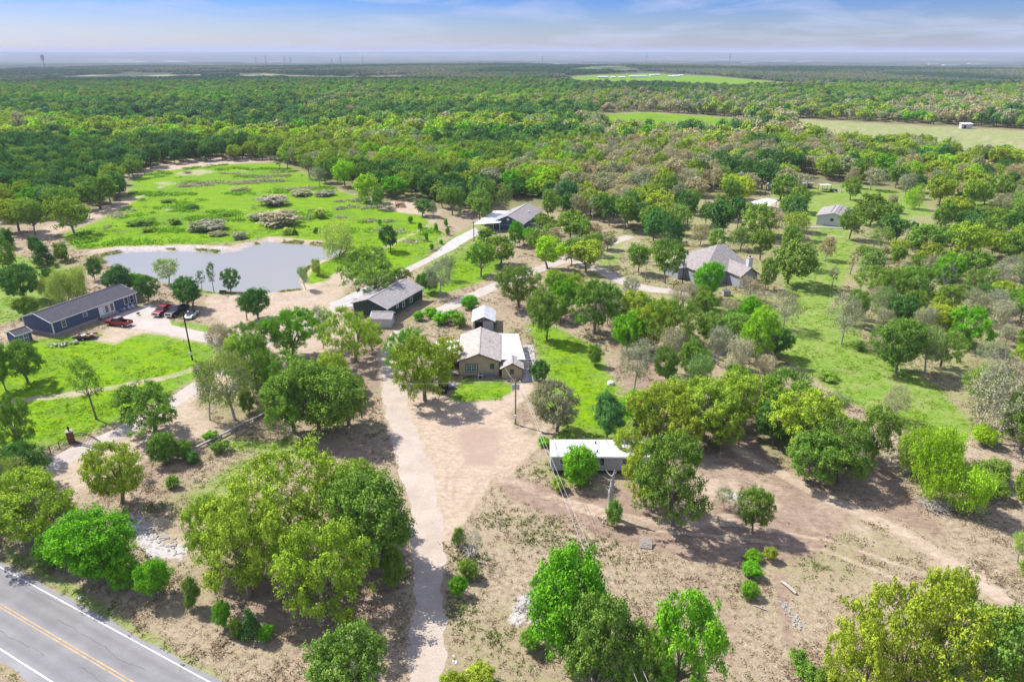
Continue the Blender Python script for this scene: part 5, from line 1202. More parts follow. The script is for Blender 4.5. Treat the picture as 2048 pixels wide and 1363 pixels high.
# ------------------------------------------------------------------ vehicles
TYRE = mat('tyre', (.02, .02, .02), .9); RIM = mat('rim', (.45, .45, .47), .3, metal=.8); LAMP = mat('headlight', (.7, .7, .72), .15); TAIL = mat('taillight', (.35, .02, .02), .3); CHROME = mat('chrome', (.6, .6, .62), .2, metal=1)
def paint(n, c, rough=.28): return mat(n, c, rough, spec=.6)
def wheel(root, x, y, r=.40, w=.26):
    o = MB().cyl((0, 0, 0), r, w, 16, axis='y').build('wheel', TYRE, root); o.location = (x, y, r)
    for s in (-1, 1): MB().cyl((0, s * w * .51, 0), r * .6, .03, 12, axis='y').build('rim', RIM, o)
def pickup(label, loc, ang, col, pm, L=5.8, W=1.98, roofm=None):
    root = empty('pickup_truck', (*loc, .0), ang, label, 'pickup truck')     # x towards the nose
    h = L / 2; pm_ = paint(pm, col)
    prof = [(-h, .55), (-h, 1.22), (-.55, 1.24), (-.5, 1.22), (1.15, 1.20), (h - .55, 1.14), (h - .08, 1.02), (h, .80), (h, .52), (h - .45, .45), (h - .5, .72), (h - .72, .92), (h - 1.18, .92), (h - 1.42, .72), (h - 1.48, .42), (-h + 1.62, .42), (-h + 1.56, .72), (-h + 1.34, .92), (-h + .88, .92), (-h + .66, .72), (-h + .6, .48)]
    bed0, bed1 = -h + .10, -.72
    mb = MB(); 
    for y0, y1 in ((-W / 2, -W / 2 + .16), (W / 2 - .16, W / 2)): mb.prism(prof, y0, y1)
    mb.prism([(-.62, .5), (-.62, 1.2), (1.15, 1.18), (h - .55, 1.13), (h - .1, 1.0), (h - .02, .8), (h - .02, .5)], -W / 2 + .16, W / 2 - .16)
    mb.box((-h + .05, 0, .88), (.08, W - .34, .66)); mb.build('body', pm_, root)
    MB().box(((bed0 + bed1) / 2, 0, .66), (bed1 - bed0, W - .34, .06)).build('bed_floor', DARK, root)
    cab = MB(); yb, yt = W / 2 - .04, W / 2 - .24
    xs = (-.62, 1.35); xt = (-.45, .62)
    vs = [(xs[0], -yb, 1.21), (xs[1], -yb, 1.19), (xs[1], yb, 1.19), (xs[0], yb, 1.21), (xt[0], -yt, 1.80), (xt[1], -yt, 1.82), (xt[1], yt, 1.82), (xt[0], yt, 1.80)]
    cab.add(vs, [(3, 2, 1, 0), (0, 1, 5, 4), (1, 2, 6, 5), (2, 3, 7, 6), (3, 0, 4, 7), (4, 5, 6, 7)]); cab.build('cab_glass', GLASS, root)
    rf = MB(); rf.box(((xt[0] + xt[1]) / 2 + .0, 0, 1.84), (xt[1] - xt[0] + .12, 2 * yt + .08, .06))
    for y_, yy in ((-yb, -yt), (yb, yt)):
        for a_, b_ in ((xs[0], xt[0]), (.33, .30), (xs[1], xt[1])): rf.tube([(a_, y_, 1.2), (b_, yy, 1.83)], .045, 4)
    rf.build('roof', roofm or pm_, root)
    for x_ in (h - 1.0 + .03, -h + 1.1):
        for y_ in (-W / 2 + .1, W / 2 - .1): wheel(root, x_, y_)
    for y_ in (-W / 2 + .2, W / 2 - .2):
        MB().box((h + .01, y_, .86), (.08, .32, .2)).build('headlight', LAMP, root); MB().box((-h - .01, y_, 1.0), (.05, .16, .38)).build('taillight', TAIL, root)
        MB().box((1.0, y_ + (.3 if y_ > 0 else -.3), 1.3), (.12, .2, .16)).build('mirror', DARK, root)
    MB().box((h + .03, 0, .58), (.14, W - .05, .2)).build('front_bumper', CHROME, root); MB().box((-h - .05, 0, .55), (.14, W - .1, .18)).build('rear_bumper', CHROME, root)
    MB().box((h + .02, 0, .86), (.05, 1.0, .28)).build('grille', DARK, root)
    return root
def at_heading(nose, tail):
    a, b = np.array(P(*nose)), np.array(P(*tail)); return tuple((a + b) / 2), dirang(b, a)
c_, a_ = at_heading((213, 647), (265, 653)); pickup('red pickup truck with open black bed parked by the porch steps of the blue home', c_, a_, (.24, .012, .015), 'truck_red', roofm=mat('greyish_red_roof', (.25, .17, .18), .4))  # truck roof is a paler, greyer red than the body
c_, a_ = at_heading((308, 637), (347, 616)); pickup('dark red pickup truck facing the house beside the black pickup', c_, a_, (.26, .012, .025), 'truck_crimson')
c_, a_ = at_heading((334, 638), (376, 616)); pickup('large black pickup truck between the dark red pickup and the small white car', c_, a_, (.012, .014, .022), 'truck_black', L=6.3, W=2.05)
def small_car(label, loc, ang, col):
    root = empty('parked_car', (*loc, 0), ang, label, 'car'); W = 1.75; h = 2.1; pm_ = paint('car_white', col)
    prof = [(-h, .42), (-h, .84), (-h + .5, .93), (.75, .90), (h - .25, .72), (h, .58), (h, .34), (h - .42, .32), (h - .5, .55), (h - .72, .68), (h - .98, .68), (h - 1.2, .55), (h - 1.26, .3), (-h + 1.34, .3), (-h + 1.28, .55), (-h + 1.06, .68), (-h + .78, .68), (-h + .56, .55), (-h + .5, .34)]
    mb = MB(); 
    for y0, y1 in ((-W / 2, -W / 2 + .2), (W / 2 - .2, W / 2)): mb.prism(prof, y0, y1)
    mb.prism([(-h, .4), (-h, .84), (-h + .5, .93), (.75, .90), (h - .25, .72), (h, .58), (h, .34)], -W / 2 + .2, W / 2 - .2); mb.build('body', pm_, root)
    vs = [(-1.5, -.72, .9), (.95, -.72, .88), (.95, .72, .88), (-1.5, .72, .9), (-.95, -.56, 1.3), (.2, -.56, 1.32), (.2, .56, 1.32), (-.95, .56, 1.3)]
    MB().add(vs, [(3, 2, 1, 0), (0, 1, 5, 4), (1, 2, 6, 5), (2, 3, 7, 6), (3, 0, 4, 7), (4, 5, 6, 7)]).build('windows', GLASS, root)
    MB().box((-.38, 0, 1.33), (1.1, 1.1, .05)).build('roof', DARK, root); MB().box((1.25, 0, .86), (.7, .9, .03), rot=Matrix.Rotation(.13, 3, 'Y')).build('bonnet_panel', DARK, root)
    for x_ in (h - .85, -h + .92):
        for y_ in (-W / 2 + .1, W / 2 - .1): wheel(root, x_, y_, .31, .2)
    for y_ in (-.6, .6): MB().box((h - .04, y_, .58), (.1, .34, .14)).build('headlight', LAMP, root); MB().box((-h, y_, .72), (.04, .3, .12)).build('taillight', TAIL, root)
c_, a_ = at_heading((374, 641), (392, 626)); small_car('small white car with dark roof parked at the right end of the truck row', c_, a_, (.62, .64, .70))
# utility vehicle by the beige house
p_ = P(886, 781); root = empty('utility_buggy', (*p_, 0), R(-92), 'black off-road buggy with red body panels parked in the shade left of the beige house', 'buggy')
RED = paint('buggy_red', (.24, .02, .02))
MB().box((0, 0, .62), (2.5, 1.3, .34)).build('chassis', DARK, root); MB().prism([(.55, .75), (.55, 1.05), (1.35, .95), (1.5, .7)], -.6, .6).build('hood', DARK, root); MB().box((1.47, 0, .72), (.12, 1.15, .14)).build('front_panel', RED, root)
for y_ in (-.68, .68): MB().box((0, y_, .78), (1.5, .06, .14)).build('side_panel', RED, root)
MB().box((-1.05, 0, .98), (.9, 1.35, .35)).build('cargo_box', DARK, root); MB().box((-.25, 0, .95), (.5, 1.2, .5)).build('seat', DARK, root)
MB().box((-.15, 0, 1.93), (1.5, 1.4, .07)).build('roof', DARK, root)
cg = MB()
for y_ in (-.65, .65): cg.tube([(.75, y_, 1.0), (.45, y_, 1.9), (-.8, y_, 1.9), (-.95, y_, 1.1)], .035, 6)
cg.build('roll_cage', DARK, root); MB().box((.62, 0, 1.45), (.03, 1.2, .75), rot=Matrix.Rotation(-.3, 3, 'Y')).build('windscreen', GLASS, root)
for x_ in (-.95, 1.0):
    for y_ in (-.72, .72): wheel(root, x_, y_, .34, .26)
for y_ in (-.42, .42): MB().box((1.48, y_, .86), (.06, .25, .14)).build('headlight', LAMP, root)
p_ = P(903, 776); root = empty('tool_cart', (*p_, 0), R(10), 'small blue-grey cart standing right beside the black buggy', 'cart')
MB().box((0, 0, .5), (1.0, .9, .45)).build('tray', mat('cart_grey', (.25, .28, .36), .5), root)
for s in (-1, 1): wheel(root, 0, s * .5, .25, .12)
# utility trailer with scrap, wood pile
p_ = P(172, 677); root = empty('flat_trailer', (*p_, 0), R(14), 'flat trailer loaded with scrap beside the blue mobile home', 'trailer')
MB().box((0, 0, .55), (4.2, 1.9, .12)).build('deck', RUST, root)
for y_ in (-.95, .95): MB().box((0, y_, .72), (4.2, .06, .25)).build('side_rail', IRON, root)
for s in (-1, 1): wheel(root, -.2, s * 1.05, .32, .2)
MB().tube([(2.1, -.6, .5), (3.3, 0, .45), (2.1, .6, .5)], .05, 5).build('drawbar', IRON, root)
for k in range(9):
    o = MB().box((0, 0, 0), (random.uniform(.4, 1.1), random.uniform(.25, .6), random.uniform(.15, .45))).build('scrap_piece', random.choice([RUST, TIN_OLD, WOOD_G, WHITE, mat('junk_blue', (.12, .16, .25), .6)]), root); o.location = (random.uniform(-1.6, 1.6), random.uniform(-.6, .6), .75 + random.uniform(0, .2)); o.rotation_euler = (random.uniform(-.2, .2), random.uniform(-.2, .2), random.uniform(0, 3))
p_ = P(134, 690); root = empty('log_pile', (*p_, 0), R(20), 'heap of dark cut logs on the grass below the flat trailer', 'log pile')
for k in range(22):
    a2 = random.uniform(0, 3.1); x_, y_, z_ = random.gauss(0, 1.5), random.gauss(0, .45), random.uniform(.15, .55); l_ = random.uniform(.3, .7)
    MB().tube([(x_ - math.cos(a2) * l_, y_ - math.sin(a2) * l_, z_), (x_ + math.cos(a2) * l_, y_ + math.sin(a2) * l_, z_ + random.uniform(-.1, .1))], random.uniform(.1, .2), 7).build('log', random.choice([BARK, WOOD_G, BARK_PALE]), root)
# chairs by the blue house
CHW = mat('chair_white', (.5, .55, .66), .5)
def chair(px_, ang_, label, m):
    p = P(*px_); root = empty('patio_chair', (*p, 0), ang_, label, 'chair', 'patio chairs by the blue mobile home')
    MB().box((0, 0, .4), (.55, .5, .06)).build('seat', m, root); MB().box((0, .26, .75), (.55, .06, .7), rot=Matrix.Rotation(-.25, 3, 'X')).build('backrest', m, root)
    for x_ in (-.24, .24):
        for y_ in (-.2, .2): MB().box((x_, y_, .19), (.05, .05, .38)).build('leg', m, root)
        MB().box((x_, 0, .6), (.06, .5, .04)).build('armrest', m, root)
CHB = mat('chair_blue', (.10, .18, .36), .5)
chair((243, 624), 1.4, 'blue patio chair nearest the front door of the mobile home', CHB); chair((250, 621), 1.1, 'pale patio chair right of the blue chair by the mobile home', CHW); chair((261, 619), 1.5, 'white patio chair under the window pair, left one', CHW); chair((268, 617), 1.3, 'white patio chair under the window pair, right one', CHW)
p_ = P(277, 630); root = empty('fire_pit', (*p_, 0), 0, 'small black fire bowl standing alone on the parking apron', 'fire pit'); MB().cyl((0, 0, .45), .25, .3, 12, r2=.42).build('bowl', DARK, root)
for k in range(3): MB().tube([(math.cos(k * 2.1) * .35, math.sin(k * 2.1) * .35, 0), (math.cos(k * 2.1) * .15, math.sin(k * 2.1) * .15, .4)], .025, 4).build('leg', DARK, root)

# ------------------------------------------------------------------ poles and wires
def pole(bx, by, ty, label, r=.14, m=None, arm=0, transformer=0, lamp=False, box=False, group=None):
    x, y = P(bx, by); h = h_at(y, ty); root = empty('utility_pole', (x, y, 0), 0, label, 'utility pole', group)
    MB().tube([(0, 0, -.2), (0, 0, h)], [r, r * .75], 10).build('pole', m or WOOD, root)
    if arm: MB().box((0, 0, h - .5), (arm, .12, .12)).build('crossarm', WOOD, root)
    if arm:
        for s in (-1, 1): MB().cyl((s * arm * .42, 0, h - .35), .06, .2, 8).build('insulator', WHITE, root)
    for k in range(transformer): MB().cyl(((-1) ** k * .38, -.1, h - 1.3), .24, .85, 12).build('transformer', mat('transformer_grey', (.42, .44, .48), .5), root)
    if lamp: MB().tube([(0, 0, h - .2), (.5, 0, h + .05), (.9, 0, h)], .035, 5).build('lamp_arm', IRON, root); MB().cyl((.95, 0, h - .06), .16, .16, 10).build('lamp_head', WHITE, root)
    if box: MB().box((0, -.2, 1.5), (.35, .18, .6)).build('meter_box', WHITE, root)
    return Vector((x, y, h))
DP = mat('dark_pole', (.045, .035, .03), .9)
pA = pole(385, 720, 622, 'tall dark power pole standing in the left yard near the trucks', .16, DP, lamp=True, box=True)
pB = pole(1031, 848, 758, 'utility pole with two transformers and crossarm beside the wide gravel lot', .14, None, 1.6, 2, box=True)
pC = pole(724, 836, 764, 'plain wooden pole beside the big oaks left of the gravel driveway', .12, None, lamp=False)
pD = pole(1362, 590, 519, 'pole with grey transformer where the curving lane meets the grey house', .14, DP, 1.0, 1)
pE = pole(1290, 562, 522, 'pale pole among the oaks left of the curving lane', .12, WOOD_G)
pF = pole(948, 482, 443, 'dark pole with crossarm at the end of the far driveway', .14, DP, 1.4)
pG = pole(1068, 480, 447, 'pole half hidden in the trees right of the teal house', .13, DP)
pH = pole(1457, 440, 392, 'tall thin pole among the upper trees left of the flat carport', .13, DP)
pI = pole(1530, 392, 355, 'distant pole beside the steep grey shed', .13, DP)
def wire(a, b, sag, label, r=.018):
    pts = [a.lerp(b, k / 14) - Vector((0, 0, sag * math.sin(math.pi * k / 14))) for k in range(15)]
    o = Vector(a); tag(MB().tube([p - o for p in pts], r, 4).build('power_line', mat('wire', (.50, .50, .52), .5), loc=o), label, 'power line')
e1, e2 = Vector((*P(1290, 1400, 8), 8)), Vector((*P(1312, 1400, 8), 8))
wire(pB + Vector((.6, 0, -.3)), e1, .6, 'left of two power lines running from the transformer pole to the bottom edge'); wire(pB + Vector((.75, 0, -.3)), e2, .6, 'right of two power lines running from the transformer pole to the bottom edge')
wire(pB, pC, .5, 'power line between the transformer pole and the plain wooden pole'); wire(pC, Vector((*P(420, 690, 7), 7)), .8, 'power line running left from the plain wooden pole through the oaks')
wire(pD, pE, .6, 'power line between the curving lane pole and the pale pole'); wire(pF, pG, .8, 'power line between the two far poles by the teal house'); wire(pE, pG, 1.0, 'power line crossing the woods toward the teal house')
wire(pB + Vector((0, 0, -.6)), Vector((*P(1010, 735, 3), 3)), .2, 'short service wire from the transformer pole to the beige shed')
# ------------------------------------------------------------------ gate, fences, small things
def pillar(px_, label):
    p = P(*px_); root = empty('gate_pillar', (*p, 0), R(28), label, 'gate pillar', 'brick gate pillars')
    MB().box((0, 0, .95), (.85, .85, 1.9)).build('brickwork', BRICK, root)
    MB().box((0, 0, 1.96), (1.0, 1.0, .12)).build('cap_stone', STONE, root); MB().cyl((0, 0, 2.2), .10, .35, 8).build('finial_base', IRON, root); MB().cyl((0, 0, 2.6), .2, .45, 8, r2=.08).build('finial', IRON, root)
    return np.array(p)
g1 = pillar((58, 932), 'dark brick gate pillar nearer the left edge'); g2 = pillar((144, 884), 'brick gate pillar beside the arched iron gate')
def rail_fence(a, b, n, label, h=1.3, name='iron_fence', pickets=True):
    d = np.array(b) - np.array(a); L = float(np.hypot(*d)); root = empty(name, (a[0], a[1], 0), dirang(a, b), label, 'fence')
    for k in range(n + 1): MB().box((L * k / n, 0, h / 2), (.09, .09, h)).build('post', IRON, root)
    for z_ in (.25, h - .12): MB().box((L / 2, 0, z_), (L, .05, .05)).build('rail', IRON, root)
    if pickets:
        mb = MB()
        for k in range(int(L / .22)): mb.box((.11 + k * .22, 0, h * .5), (.03, .03, h - .1))
        tag(mb.build('pickets', IRON, root), kind='stuff')
rail_fence(g1 + .3, g2 - .3, 4, 'black iron fence between the two brick pillars'); rail_fence(np.array(P(-60, 965)), g1 - .3, 3, 'black iron fence running off the left edge from the brick pillar')
d_ = np.array(P(206, 898)) - g2; Lg = float(np.hypot(*d_)); root = empty('iron_gate', (g2[0], g2[1], 0), math.atan2(d_[1], d_[0]), 'arched black iron gate leaf across the pale lane', 'gate')
arch = [(.6 + (Lg - .6) * k / 10, 0, 1.25 + .95 * math.sin(math.pi * (k / 10 * .95 + .05))) for k in range(11)]
MB().tube(arch, .07, 6).build('arch_bar', IRON, root); MB().tube([(x_, y_, z_ - .3) for x_, y_, z_ in arch], .04, 5).build('inner_bar', IRON, root); MB().box(((Lg + .6) / 2, 0, .2), (Lg - .6, .06, .06)).build('bottom_rail', IRON, root)
for k in range(18): 
    x_ = .7 + (Lg - .8) * k / 17; z_ = 1.2 + .95 * math.sin(math.pi * ((x_ - .6) / (Lg - .6) * .95 + .05)); MB().box((x_, 0, z_ / 2), (.035, .035, z_ - .05)).build('bar', IRON, root)
def posts_fence(pts_px, label, h=1.5, step=None, name='wire_fence', r=.06, strands=3):
    q = PP(pts_px); root = empty(name, (q[0][0], q[0][1], 0), 0, label, 'fence'); allp = []
    for i in range(len(q) - 1):
        d = q[i + 1] - q[i]; L = np.hypot(*d); n = max(1, int(round(L / step))) if step else 1
        for k in range(n): allp.append(q[i] + d * k / n)
    allp.append(q[-1])
    for p in allp: MB().tube([(p[0] - q[0][0], p[1] - q[0][1], gz1(*p) - .2), (p[0] - q[0][0] + random.uniform(-.06, .06), p[1] - q[0][1], gz1(*p) + h * random.uniform(.9, 1.1))], r, 6).build('post', WOOD_G, root)
    for s in range(strands):
        mb = MB(); mb.tube([(p[0] - q[0][0], p[1] - q[0][1], gz1(*p) + h * (.3 + .28 * s)) for p in allp], .012, 3, cap=False); mb.build('wire', IRON, root)
posts_fence([(284, 404), (330, 395), (383, 383), (446, 370), (528, 349), (560, 342)], 'wire fence on thin posts crossing the bright meadow', 1.5, 7)
posts_fence([(516, 480), (535, 468), (560, 455), (615, 440), (666, 423), (700, 412), (745, 402)], 'wire fence from the pond up to the dirt mound', 1.7, 9)
posts_fence([(745, 402), (800, 398), (850, 404)], 'short wire fence behind the dirt mound', 1.4, 6)
posts_fence([(0, 672), (30, 655), (60, 640), (100, 615)], 'wire fence behind the small garden shed', 1.4, 6)
posts_fence([(1700, 530), (1770, 545), (1850, 560)], 'old wire fence at the edge of the open lawn', 1.3, 8)
posts_fence([(1900, 312), (1960, 300), (2060, 312)], 'fence around the small enclosure in the pale field', 1.5, 14)
for k, (x_, y_, h_, l_) in enumerate([(1000, 1061, 1.5, 'short wooden fence post standing alone in the dry grass'), (1188, 1094, 1.2, 'pale leaning post near the top of the bright tree'), (1880, 1000, 1.2, 'bare post among the lime-green shrubs')]):
    p = P(x_, y_); tag(MB().tube([(0, 0, -.1), (.04 * k, .02, h_)], .07, 7).build('fence_post', WOOD_G, loc=(*p, 0)), l_, 'fence post')
# low rail beside the lane
a, b = np.array(P(392, 900)), np.array(P(532, 830)); L = float(np.hypot(*(b - a))); root = empty('low_rail', (a[0], a[1], 0), dirang(a, b), 'long low whitish concrete rail beside the pale lane under the oaks', 'low wall')
for k in range(6): MB().box((L * (k + .5) / 6, 0, .5), (L / 6 - .03, .35, .22)).build('beam', STONE, root)
for k in range(7): MB().box((min(max(L * k / 6, .2), L - .2), 0, .19), (.35, .3, .39)).build('block', CONC, root)
# snag
x, y = P(1219, 1034); h = h_at(y, 941); mb = MB(); mb.tube([(0, 0, -.2), (.05, .05, h * .3), (-.1, 0, h * .55), (.15, .1, h * .8), (.25, .1, h)], [.42, .36, .30, .22, .06], 9)
for z_, a_, l_ in ((.55, 2.6, .9), (.66, 3.3, 1.1), (.72, .3, .7), (.8, 3.0, 1.2), (.88, 2.4, 1.0), (.5, .8, .5), (.9, .4, .6)): mb.tube([(0, 0, h * z_), (math.cos(a_) * l_ * .5, math.sin(a_) * l_ * .4, h * z_ + .15), (math.cos(a_) * l_, math.sin(a_) * l_, h * z_ + .5)], [.10, .06, .02], 5)
tag(mb.build('dead_snag', BARK_PALE, loc=(x, y, 0)), 'bleached broken tree snag with stub branches rising from an ivy bush', 'dead tree')
# pallet
p_ = P(1291, 1096); root = empty('wooden_pallet', (*p_, 0), R(-12), 'weathered wooden pallet tipped up on the brown dirt', 'pallet'); root.rotation_euler = (R(28), 0, R(-8))
for k in range(7): MB().box((0, .06 + k * .2, .16), (1.5, .13, .03)).build('board', WOOD_G, root)
for x_ in (-.68, 0, .68): MB().box((x_, .68, .08), (.08, 1.4, .12)).build('bearer', WOOD_G, root)
# logs, slabs, stones, tub
p_ = P(1577, 1176); tag(MB().tube([(-.5, .9, .2), (0, 0, .28), (.45, -.95, .2)], [.13, .19, .15], 8).build('fallen_log', BARK_PALE, loc=(*p_, 0)), 'bleached fallen log lying above the strip of stones', 'log')
p_ = P(1520, 1215); tag(MB().tube([(-.6, .3, .1), (.6, -.4, .12)], .06, 6).build('fallen_branch', BARK_PALE, loc=(*p_, 0)), 'thin pale stick lying below the creeping vines', 'branch')
root = empty('stone_row', (*P(1577, 1225), 0), 0, 'narrow row of broken grey stones in the dry grass', 'stone row')
def rock_mesh(mb, c, s):
    vs = [Vector(v) for v in ((-1, -1, 0), (1, -1, 0), (1, 1, 0), (-1, 1, 0), (-.7, -.6, 1), (.8, -.7, .9), (.6, .7, 1.1), (-.8, .6, .8))]; a_ = random.uniform(0, 6)
    M = Matrix.Rotation(a_, 3, 'Z'); vs = [M @ Vector((v.x * s[0] * random.uniform(.7, 1), v.y * s[1] * random.uniform(.7, 1), v.z * s[2])) + Vector(c) for v in vs]
    return mb.add(vs, [(3, 2, 1, 0), (4, 5, 6, 7), (0, 1, 5, 4), (1, 2, 6, 5), (2, 3, 7, 6), (3, 0, 4, 7)])
for k in range(46): rock_mesh(MB(), (random.gauss(0, .28) + k * .012, 1.6 - k * .085, 0), (random.uniform(.12, .28), random.uniform(.08, .2), random.uniform(.06, .16))).build('stone', STONE, root)
LS = [(1458, 992, 1.3), (1478, 995, 1.5), (1470, 1000, .9), (1205, 1045, .5), (1262, 1010, .35), (860, 1290, .2), (160, 1196, .55), (1110, 655, .8), (1060, 660, .9), (1055, 640, .5), (430, 560, .6), (455, 595, .8), (700, 522, .7), (640, 505, .6), (720, 475, .6), (1880, 300, 1.4)]
LL = ['flat white slab left of the small tree below the trailer, nearer one', 'flat white slab touching the small tree below the trailer', 'small pale slab below the two white slabs', 'broken rock at the foot of the ivy bush', 'pale rock between the snag and the big tree', 'small stone on the gravel drive', 'flat pale board lying in the verge by the road', 'pale rock under the tree right of the tin shed', 'flat pale sheet lying on the ground right of the tin shed', 'small white rock just right of the tin shed', 'dark rock on the near pond bank', 'pale rock near the pond bench', 'rock beneath the willow by the pond', 'rock pile at the pond edge under the willow', 'white rock in the lawn above the willow', 'white block in the pale field']
for (x_, y_, s_), l_ in zip(LS, LL):
    mb = MB(); rock_mesh(mb, (0, 0, 0), (s_ * .55, s_ * .4, .12 + s_ * .12)); p = P(x_, y_); tag(mb.build('flat_rock', STONE if s_ != .55 else WHITE, loc=(*p, gz1(*p) + .01)), l_, 'rock')
root = empty('rock_outcrop', (*P(310, 1075), 0), 0, 'broken pale limestone slabs in the grass above the roadside bushes', 'rock outcrop')
for k in range(60):
    t_ = random.random(); px_, py_ = (262 + 100 * t_ + random.gauss(0, 8), 1028 + 78 * t_ + random.gauss(0, 8)); p = P(px_, py_); rock_mesh(MB(), (p[0] - root.location.x, p[1] - root.location.y, -.02), (random.uniform(.15, .6), random.uniform(.12, .4), random.uniform(.06, .16))).build('slab', STONE, root)
p_ = P(1221, 768); root = empty('stock_tub', (*p_, 0), 0, 'white domed tub in the lawn right of the beige house', 'tub'); MB().cyl((0, 0, .25), .62, .5, 18, r2=.55).build('base', TIN, root); MB().cyl((0, 0, .58), .55, .16, 18, r2=.28).build('lid', TIN, root)
mb = MB(); p_ = P(800, 412); rock_mesh(mb, (0, 0, 0), (4.5, 2.6, 1.5)); tag(mb.build('dirt_mound', mat('mound_dirt', (.26, .17, .12), .95, noise=.3, nscale=2), loc=(*p_, 0)), 'brown dirt mound beyond the lawn near the meadow fence', 'dirt mound')
p_ = P(446, 588); root = empty('pond_bench', (*p_, 0), R(0), 'low dark bench on the near bank of the pond', 'bench'); MB().box((0, 0, .45), (1.7, .45, .07)).build('seat', DARK, root); MB().box((0, .22, .75), (1.7, .06, .4)).build('backrest', DARK, root)
for s in (-1, 1): MB().box((s * .7, 0, .2), (.08, .4, .4)).build('leg', DARK, root)
p_ = P(912, 1320); root = empty('litter_heap', (*p_, 0), 0, 'small heap of crumpled white plastic beside the gravel drive', 'litter')
for k in range(6): rock_mesh(MB(), (random.gauss(0, .3), random.gauss(0, .5), 0), (.17, .13, .07)).build('plastic_sheet', TIN_OLD, root)
# fallen trunk in shade near the rail and brush piles
def brush(px_, w, h, label, m=BARK_PALE, n=46):
    p = P(*px_); mb = MB()
    for k in range(n):
        a_ = random.uniform(0, 6.28); l_ = random.uniform(.3, 1) * w / 2; c = Vector((random.gauss(0, w * .16), random.gauss(0, w * .12), random.uniform(.05, h * .5))); d = Vector((math.cos(a_), math.sin(a_), random.uniform(-.1, .7))) * l_
        mb.tube([c - d * .5, c + Vector((random.gauss(0, .1), random.gauss(0, .1), .05)), c + d * .5], [.045, .03, .012], 4, cap=False)
    tag(mb.build('brush_pile', m, loc=(*p, 0)), label, 'brush pile')
brush((375, 347), 6, 2.0, 'dark brush pile at the top of the bright meadow', BARK, 80); brush((940, 1110), 3.2, 1.6, 'grey dead branches heaped over the bushes by the gravel drive'); brush((1060, 1215), 4.0, .6, 'grey twigs scattered left of the bottom bright tree')
brush((1870, 1015), 6, 1.8, 'tangle of dead branches at the foot of the lime-green shrubs', BARK_PALE, 80); brush((395, 905), 3, .8, 'dark brush caught against the left end of the low rail', BARK); brush((1530, 590), 4.5, 1.4, 'dead branches heaped right of the grey house')
brush((1580, 745), 5, .7, 'faded brush pile on the open lawn', BARK_PALE, 60); brush((300, 965), 2.6, .7, 'brush beside the small oak above the limestone slabs', BARK)
# distant masts, water tower, buildings
STEEL = mat('pylon_steel', (.16, .17, .19), .6)
def pylon(px_, ty, base_y, label, w=9):
    x, y = P(px_, base_y); z = gz1(x, y); h = h_at(y, ty) - z; root = empty('pylon', (x, y, z), R(random.uniform(-10, 10)), label, 'pylon', 'pylons on the skyline')
    mb = MB()
    for sx in (-1, 1):
        for sy in (-1, 1): mb.tube([(sx * w / 2, sy * w / 2, 0), (sx * w * .14, sy * w * .14, h * .6), (sx * .6, sy * .6, h)], .45, 4)
    for k in range(5):
        a_ = w / 2 * (1 - k / 6); b_ = w / 2 * (1 - (k + 1) / 6); mb.tube([(-a_, -a_, h * k / 6), (b_, -b_, h * (k + 1) / 6)], .3, 3); mb.tube([(a_, -a_, h * k / 6), (-b_, -b_, h * (k + 1) / 6)], .3, 3)
    mb.build('mast', STEEL, root)
    for z_, l_ in ((.72, 15), (.83, 18), (.94, 13)): MB().box((0, 0, h * z_), (l_, 1.0, 1.0)).build('crossarm', STEEL, root)
PYL = ['leftmost pylon on the skyline', 'broadest pylon of the left cluster', 'third pylon from the left on the skyline', 'thin pylon just right of the third', 'pylon above the middle of the left woods', 'pylon right of the left group', 'second pylon of the pair left of centre', 'pylon just right of the picture centre', 'far pylon above the green field', 'far pylon right of the green field']
for k, (x_, ty_) in enumerate([(512, 113), (532, 111), (569, 112), (581, 114), (664, 117), (681, 111), (726, 110), (1085, 111), (1293, 107), (1459, 108)]): pylon(x_, ty_, 124, PYL[k] )
x, y = P(87, 125); z = gz1(x, y); h = h_at(y, 110) - z; root = empty('water_tower', (x, y, z), 0, 'water tower standing alone on the left skyline', 'water tower')
MB().tube([(0, 0, 0), (0, 0, h * .6)], [5, 3], 10).build('shaft', STEEL, root); MB().tube([(0, 0, h * .55), (0, 0, h * .8), (0, 0, h)], [3, 11, 10], 16).build('tank', STEEL, root)
DBL = [(1868, 121), (1905, 122), (1953, 119), (1430, 124), (1060, 117), (1500, 119), (860, 119)]
DBN = ['white warehouse on the far right plain, left of a close pair', 'white warehouse on the far right plain, right of a close pair', 'rightmost white warehouse on the distant plain', 'white warehouse on the plain above the far green field', 'white warehouse on the skyline just right of the picture centre', 'faint warehouse near the skyline right of the far green field', 'leftmost white warehouse on the distant plain']
for k, (x_, y_) in enumerate(DBL):
    x, y = P(x_, y_); z = gz1(x, y); a_ = random.uniform(60, 130); r = tag(MB().box((0, 0, 6), (a_, 40, 12)).build('distant_warehouse', WHITE, loc=(x, y, z)), DBN[k], 'warehouse', 'white warehouses on the distant plain')
# ------------------------------------------------------------------ meadow thickets, saplings, vines

